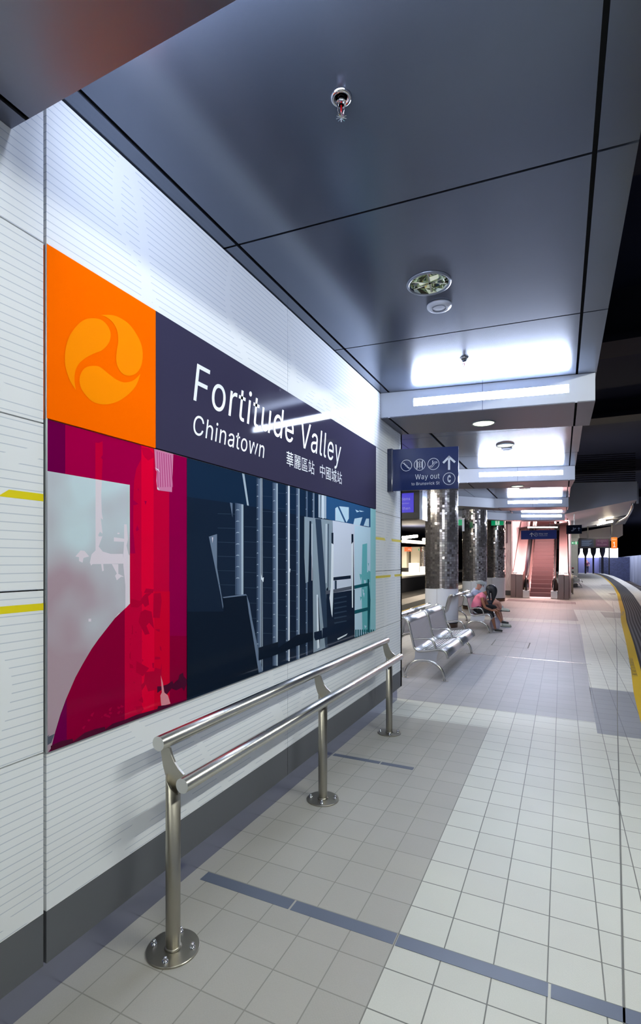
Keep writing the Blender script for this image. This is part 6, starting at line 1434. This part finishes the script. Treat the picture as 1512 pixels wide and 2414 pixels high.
for s_, xi, xo, nx in ((-1, -1.34, -1.42, 'left'), (1, -.32, -.24, 'right')):
    x0, x1 = min(xi, xo), max(xi, xo)
    low = [(23.55, .12), (24.6, .12), (36.5, ez(36.5) + .12)]
    hi = [(36.5, ez(36.5) + .86), (24.9, .86 + .12), (24.2, .86), (23.72, .80), (23.55, .62), (23.52, .42)]
    mb = MB(); mb.prism(low + hi, 'x', x0, x1); mb.build('balustrade', [PINKM], t)
    mb = MB(); path = smooth_path([(0, 23.62, .20), (0, 23.47, .35), (0, 23.44, .58), (0, 23.56, .84), (0, 23.90, .93), (0, 24.4, .93), (0, 24.9, 1.06)], 5) + [Vector((0, 36.5, ez(36.5) + .95))]
    xm = (x0 + x1) / 2; mb.tube([(xm, p.y, p.z) for p in path], .042, 10); mb.build('handrail_belt', [RUB], t)
    mb = MB(); mb.box(x0 - .10, x1 + .10, 23.36, 23.75, 0, .34); mb.build('newel_base', [STEEL], t, bevel=.02)
    mb = MB(); mb.lathe([(.125, .34), (.135, .45), (.130, .6), (.09, .8)], (xm, 23.70, 0), 20); mb.build('newel_cap', [CHROME], t)
    mb = MB(); xs0, xs1 = (xi, xi + .05) if s_ < 0 else (xi - .05, xi)
    mb.hull8([(xs0, 23.6, .0), (xs1, 23.6, .0), (xs1, 24.6, .0), (xs0, 24.6, .0)], [(xs0, 23.6, .14), (xs1, 23.6, .14), (xs1, 24.6, .14), (xs0, 24.6, .14)])
    mb.hull8([(xs0, 24.6, .0), (xs1, 24.6, .0), (xs1, 36.5, ez(36.5)), (xs0, 36.5, ez(36.5))], [(xs0, 24.6, .14), (xs1, 24.6, .14), (xs1, 36.5, ez(36.5) + .14), (xs0, 36.5, ez(36.5) + .14)])
    mb.build('skirt', [mat('skirt_steel', (235, 215, 210), .15, .9)], t)
# side cladding boxes and sloping decks beside the escalator
for nm, x0, x1, lab in (('escalator_cladding', -2.02, -1.53, 'brushed steel cladding box with a sloping copper deck left of the escalator'), ('escalator_cladding', -.13, .27, 'brushed steel cladding box with a sloping copper deck right of the escalator')):
    t2 = thing(nm, ((x0 + x1) / 2, 24, 0), lab, 'cladding', 'steel and copper cladding either side of the escalator')
    mb = MB(); xm = x0 + (x1 - x0) * (.42 if x0 < -1 else .55)
    mb.box(x0, xm - .01, 23.3 + (.35 if x0 < -1 else -.1), 24.4, 0, 1.02); mb.box(xm + .01, x1, 23.4 + (.2 if x0 < -1 else -.25), 24.4, 0, 1.0); mb.build('cladding_box', [mat('brown_steel', (128, 112, 106), .3, .85)], t2)
    mb = MB(); mb.prism([(23.9, 1.0), (24.0, 1.05), (24.9, 1.15), (37, 1.15 + (37 - 24.9) * SL), (37, .3), (24.4, .3)], 'x', x0 + .02, x1 - .02); mb.build('sloping_deck', [PINKM], t2)
    mb = MB(); mb.tube([(x0 + .04, 23.95, 1.06), (x1 - .04, 23.95, 1.06)], .018, 8); mb.build('edge_tube', [CHROME], t2)
# tactile mat in front
mb = MB()
for i in range(56):
    for j in range(9):
        u_ = i / 56; y = 22.5 - .35 * u_ - j * .13 - .3 * u_; x = -2.0 + i * .0445; mb.box(x, x + .026, y, y + .075, .002, .008)
tag(mb.build('tactile_mat', [mat('maroon_studs', (120, 88, 92), .6)]), 'band of small raised tactile studs on the floor before the escalator', 'tactile paving', kind='stuff')

# surrounding walls of the escalator hall
PW = line_panel('pink_hall_panel', (222, 214, 216), (196, 170, 176))
mb = MB()
mb.box(-2.55, -2.10, 25.0, 25.15, 0.22, 3.6, 0); mb.box(-2.55, -2.10, 25.01, 25.16, 0, .22, 1)
mb.box(-2.10, -2.04, 24.9, 40, .0, 8, 2)
mb.box(.30, .36, 24.2, 40, .0, 8, 2)
mb.box(-2.1, .36, 37.2, 37.4, 3, 8, 3)
mb.box(-4.8, -2.10, 24.95, 25.1, 3.3, 4.3, 3)
struct(mb.build('wall_escalator_hall', [PW, SKIRT, mat('hall_side', (236, 222, 222), .25, .2), mat('hall_dark', (66, 68, 84), .5)]))
mb = MB(); mb.box(-2.1, .36, 24.3, 24.4, 3.62, 4.4); mb.face([(-2.1, 26.5, 3.62), (.36, 26.5, 3.62), (.36, 38, 8.0), (-2.1, 38, 8.0)]); mb.box(-2.1, .36, 20.9, 26.5, 3.60, 3.64)
struct(mb.build('ceiling', [mat('hall_soffit', (104, 104, 124), .35, .4)]))
# squiggle line art on the pink wall (its own raised lines)
mb = MB()
for k in range(5):
    cx = -2.50 + k * .085
    mb.tube([(cx + .026 * math.sin(a), 24.992, 1.35 + .62 * abs(math.cos(a * .5)) + .12 * (k % 2)) for a in [i * .35 for i in range(19)]], .0035, 5)
for k in range(3): mb.tube([(-2.52 + .14 * k + .05 * math.sin(j * .8 + k), 24.992, .35 + j * .075) for j in range(14)], .0035, 5)
tag(mb.build('squiggle_artwork', [mat('squiggle_line', (150, 122, 134), .5)]), 'thin looping grey line artwork on the pale pink wall left of the escalator', 'wall art')
mb = MB(); mb.box(-2.30, -2.27, 24.9, 24.99, 2.45, 3.5); mb.box(-2.55, -2.27, 24.9, 24.99, 2.43, 2.45)
tag(mb.build('wall_frame', [mat('frame_dark', (90, 70, 84), .5)]), 'thin dark frame edge on the upper pink wall beside the escalator', 'frame')
# tubes lighting the escalator
def tubelamp(p0, p1, r, m, label, grp):
    t = thing('tube_light', tuple((Vector(p0) + Vector(p1)) / 2), label, 'tube light', grp)
    mb = MB(); mb.tube([p0, p1], r, 10); mb.build('lamp_tube', [m], t)
    d = (Vector(p1) - Vector(p0)).normalized()
    for q, k in ((Vector(p0), -1), (Vector(p1), 1)): mb = MB(); mb.tube([q, q + d * .03 * k], r * 1.2, 10); mb.build('end_cap', [W_PLAIN], t)
    return t
GT = 'tube lights across the escalator opening'
tubelamp((-1.50, 27, 3.25), (-.20, 27, 3.22), .028, E_PINK, 'lower tube light crossing above the escalator', GT)
tubelamp((-1.95, 25.0, 3.44), (.25, 25.0, 3.38), .014, E_PINK, 'thin upper tube light crossing the escalator opening', GT)
def area(name, loc, rot, sx, sy, power, col, parent=None):
    l = bpy.data.lights.new(name, 'AREA'); l.shape = 'RECTANGLE'; l.size = sx; l.size_y = sy; l.energy = power; l.color = col
    o = bpy.data.objects.new(name, l); COL.objects.link(o); o.location = loc; o.rotation_euler = rot; return o
area('escalator_light', (-.85, 25.5, 3.5), (0, 0, 0), 2.0, 1.8, 300, PINK)
area('escalator_light', (-.85, 31, 5.6), (math.radians(-30), 0, 0), 1.6, 5, 420, PINK)
area('hall_light', (-.9, 22.4, 3.2), (math.radians(25), 0, 0), 2.2, .5, 35, PINK)

# rails beside the lift
t = thing('queue_rail', (.44, 28, 0), 'short steel guard rail with posts beside the lift wall', 'guard rail')
for px_, py_ in ((.40, 29.2), (.44, 28.1), (.475, 27.03)):
    mb = MB(); mb.tube([(px_, py_, 0), (px_, py_, .95)], .028, 10); mb.lathe([(.0, .012), (.07, .012), (.07, .0)], (px_, py_, 0), 16); mb.build('post', [STEELD], t)
mb = MB(); mb.tube([(.39, 29.5, .97), (.48, 26.9, .97)], .03, 10); mb.tube([(.52, 29.4, .84), (.63, 26.9, .84)], .03, 10); mb.build('rail', [STEEL], t)
# lift wall
LWm = line_panel('lift_enamel', (206, 212, 204), (176, 182, 176))
mb = MB(); mb.box(.42, .87, 34.0, 38, .22, 2.95, 0); mb.box(.42, .87, 34.01, 38, 0, .22, 1); mb.box(.36, .42, 33.0, 38, 0, 3.6, 2); mb.box(.42, .95, 34, 38, 2.95, 3.5, 2)
struct(mb.build('wall_lift', [LWm, SKIRT, mat('lift_grey', (178, 182, 178), .4)]))
t = thing('call_panel', (.61, 34, 1.0), 'pair of small dark call buttons on the pale lift wall', 'button panel')
for z_, c_ in ((1.16, mat('red_button', (150, 30, 50), .4)), (.92, BLACK)):
    mb = MB(); mb.box(.56, .65, 33.98, 33.999, z_ - .04, z_ + .04); mb.build('button', [c_], t)

# tubes under the wide canopy, far right
E_TRK = emis('tube_glow_track', (.97, 1, .93), TUBE * .6)
E_LEFT_FILL = emis('fill_glow_left', (1.0, .93, .82), TUBE * .9)
G2 = 'warm tube lights under the wide canopy'
tubelamp((1.60, 27.3, 3.56), (2.45, 27.0, 3.78), .05, E_WARM, 'brighter warm tube light under the wide canopy at right', G2)
tubelamp((1.60, 28.6, 3.40), (2.25, 28.3, 3.52), .045, E_WARM, 'lower warm tube light under the wide canopy at right', G2)
area('canopy_light', (1.9, 30, 3.3), (0, 0, 0), 1.2, 8, 60, (.95, .9, 1))
area('canopy_light', (2.3, 44, 3.3), (0, 0, 0), 1.2, 14, 170, (.9, .88, 1))
area('far_fill_light', (3.3, 73.4, 3.1), (math.radians(20), 0, 0), 3, .6, 110, (.8, .82, 1))  # unseen area light added to brighten the lavender panel
area('wall_fill_light', (5.2, 60, 4.2), (0, math.radians(-50), 0), 1.5, 60, 2000, (.75, .8, 1))  # unseen fill added so the retaining wall looks lit

# ================================================================== FAR END: flared columns before a lit opening
DKB = mat('dark_column', (26, 28, 48), .6)
t = thing('lit_opening', (4, 76, 2), 'brilliantly lit opening at the far end of the platform behind the dark flared columns', 'window')
mb = MB(); mb.box(1.9, 6.6, 76, 76.1, 2.0, 3.25); mb.build('glazing', [E_WIN], t)
mb = MB(); mb.box(4.15, 4.3, 75.95, 76.0, .2, 2.0); mb.build('door_glint', [E_WIN], t)  # glowing sliver stands in for a bright reflection on the door
for i, cx in enumerate((1.80, 2.70, 3.575, 4.575)):
    lab = ('dark flared column at the far end, leftmost beside the lift wall', 'dark flared column at the far end, second from the lift wall', 'dark flared column at the far end, third from the lift wall', 'dark flared column at the far end, nearest the brick wall')[i]
    mb = MB(); w = .10 if i != 3 else .13
    mb.lathe([(w, 0), (w, 2.1), (w * 1.4, 2.25), (.24, 2.45), (.30, 2.7), (.33, 3.3)], (cx, 72, 0), 12)
    tag(mb.build('flared_column', [DKB]), lab, 'column', 'dark flared columns at the far end')
mb = MB(); mb.box(1.6, 4.7, 74.5, 74.6, 0, 2.0); mb.box(-2, 5.0, 71.5, 72.5, 3.15, 4.6, 1)
struct(mb.build('wall_far', [mat('lavender_panel', (120, 124, 176), .5), DKB]))
mb = MB(); mb.box(5.1, 5.22, 70, 70.12, -1, 3.4); tag(mb.build('signal_post', [BLACK]), 'thin black post in front of the lit opening at the far end', 'post')

# ================================================================== OPPOSITE PLATFORM (left, beyond the tracks)
mb = MB(); mb.box(-30, -12.1, 20, 80, -1.2, .25, 0); mb.box(-12.6, -12.08, 20, 80, .12, .255, 1)
struct(mb.build('floor', [mat('opposite_face', (30, 30, 36), .8), mat('opposite_edge', (206, 198, 186), .6)]))
mb = MB(); mb.box(-29.9, -12.6, 20, 80, .25, .256); struct(mb.build('floor', [mat('opposite_paving', (200, 190, 176), .6)]))
CRW = mat('cream_cladding', (206, 200, 184), .4)
mb = MB(); mb.box(-18.2, -17.0, 60, 66, .75, 3.3, 0); mb.box(-16.75, -15.65, 61, 66, .75, 3.3, 0); mb.box(-18.2, -15.65, 61.05, 66, .25, .75, 1)
struct(mb.build('wall_opposite', [CRW, SKIRT]))
mb = MB(); mb.hull8([(-19, 57, 3.9), (-13.6, 57, 3.45), (-13.6, 70, 3.45), (-19, 70, 3.9)], [(-19, 57, 4.35), (-13.6, 57, 3.75), (-13.6, 70, 3.75), (-19, 70, 4.35)]); 
struct(mb.build('ceiling', [mat('opposite_canopy', (196, 192, 190), .5)]))
mb = MB(); mb.box(-19, -8, 30, 75, 5.6, 6.4); struct(mb.build('ceiling', [mat('roof_void', (16, 20, 34), .9)]))
for p0, p1, lab in (((-16.5, 56.6, 4.25), (-14.7, 56.2, 4.38), 'bright lamp cluster under the opposite platform roof, left of the nearest pillar'), ((-14.1, 56.6, 3.98), (-13.5, 56.4, 3.98), 'smaller bright lamp on the opposite platform, against the nearest pillar')):
    tubelamp(p0, p1, .16, E_WARM, lab, 'lamps on the opposite platform')
mb = MB(); mb.box(-4.99, -4.35, 18.0, 18.1, 2.95, 3.1)
tubelamp((-5.6, 21.5, 3.45), (-4.6, 21.9, 3.38), .055, E_WARM, 'warm tube light seen between the first and second pillars', 'lamps on the opposite platform')
tubelamp((-8.9, 40, 3.30), (-8.1, 40, 3.25), .10, E_WARM, 'distant lamp seen low between the first and second pillars', 'lamps on the opposite platform')
t = thing('red_sign', (-16.7, 58, 2.7), 'small orange red sign hanging on the opposite platform', 'sign')
mb = MB(); mb.box(-16.95, -16.1, 58.9, 59, 2.72, 3.22); mb.build('sign_panel', [mat('red_panel', (232, 74, 30), .5, emit=(1, .15, .03), es=.25)], t)
mb = MB(); add_text(mb, 'Platform', (-16.2, 58.88, 2.93), (1, 0, 0), (0, 0, 1), .09, .3, .01, align='R'); add_text(mb, '2', (-16.15, 58.88, 2.80), (1, 0, 0), (0, 0, 1), .1, None, .01, align='R'); mb.build('lettering', [WHITEP], t, fix=False)
exit_sign(-15.5, 60.5, 2.85, .35, .2, 'tiny green exit sign on the opposite platform', hang=0)
pl = pillar(-15.0, 60, 'small distant mosaic pillar on the opposite platform', r=.38)
mb = MB(); mb.box(-15.9, -14.9, 57, 58, .255, 1.35); tag(mb.build('ticket_cabinet', [W_PLAIN]), 'white cabinet standing on the opposite platform', 'cabinet')
mb = MB(); mb.box(-9.9, -8.6, 41.0, 41.1, .3, 3.1)
struct(mb.build('wall_opposite', [CRW]))
area('opposite_light', (-15, 56, 4.0), (0, 0, 0), 6, 6, 1500, (1, .93, .8))
area('opposite_light', (-8, 36, 4.6), (0, math.radians(20), 0), 2, 8, 600, (1, .93, .8))

for i, y_ in enumerate((7.2, 10.4, 13.6)):  # unseen tubes added to light the left side and the pillar reflections
    tubelamp((-4.45, y_ - .7, 3.22), (-4.45, y_ + .7, 3.22), .03, E_LEFT_FILL, ('added tube light over the left platform edge, hidden behind the lined wall', 'added unseen tube light over the left platform edge behind the first pillar', 'added unseen tube light over the left platform edge between the pillars')[i], 'added tube lights brightening the left platform side')
# ================================================================== LAMPS OVER THE TRACK (outside the picture, they light the near floor; the rear one is added to brighten the wall)
for y_, lab in ((2.35, 'fluorescent batten hung over the track beside the near platform'), (-1.6, 'unseen fluorescent batten added over the track behind the viewer')):
    t = thing('track_lamp', (2.2, y_, 3.7), lab, 'light fitting', 'battens over the track')
    mb = MB(); mb.box(2.12, 2.28, y_ - 1, y_ + 1, 3.76, 3.84); mb.build('housing', [W_PLAIN], t)
    mb = MB(); mb.tube([(2.2, y_ - .95, 3.70), (2.2, y_ + .95, 3.70)], .045, 12); mb.build('lamp_tube', [E_TRK], t)
    for dy in (-.6, .6): mb = MB(); mb.tube([(2.2, y_ + dy, 3.84), (2.2, y_ + dy, 6.0)], .01, 6); mb.build('hanger', [BLACK], t)
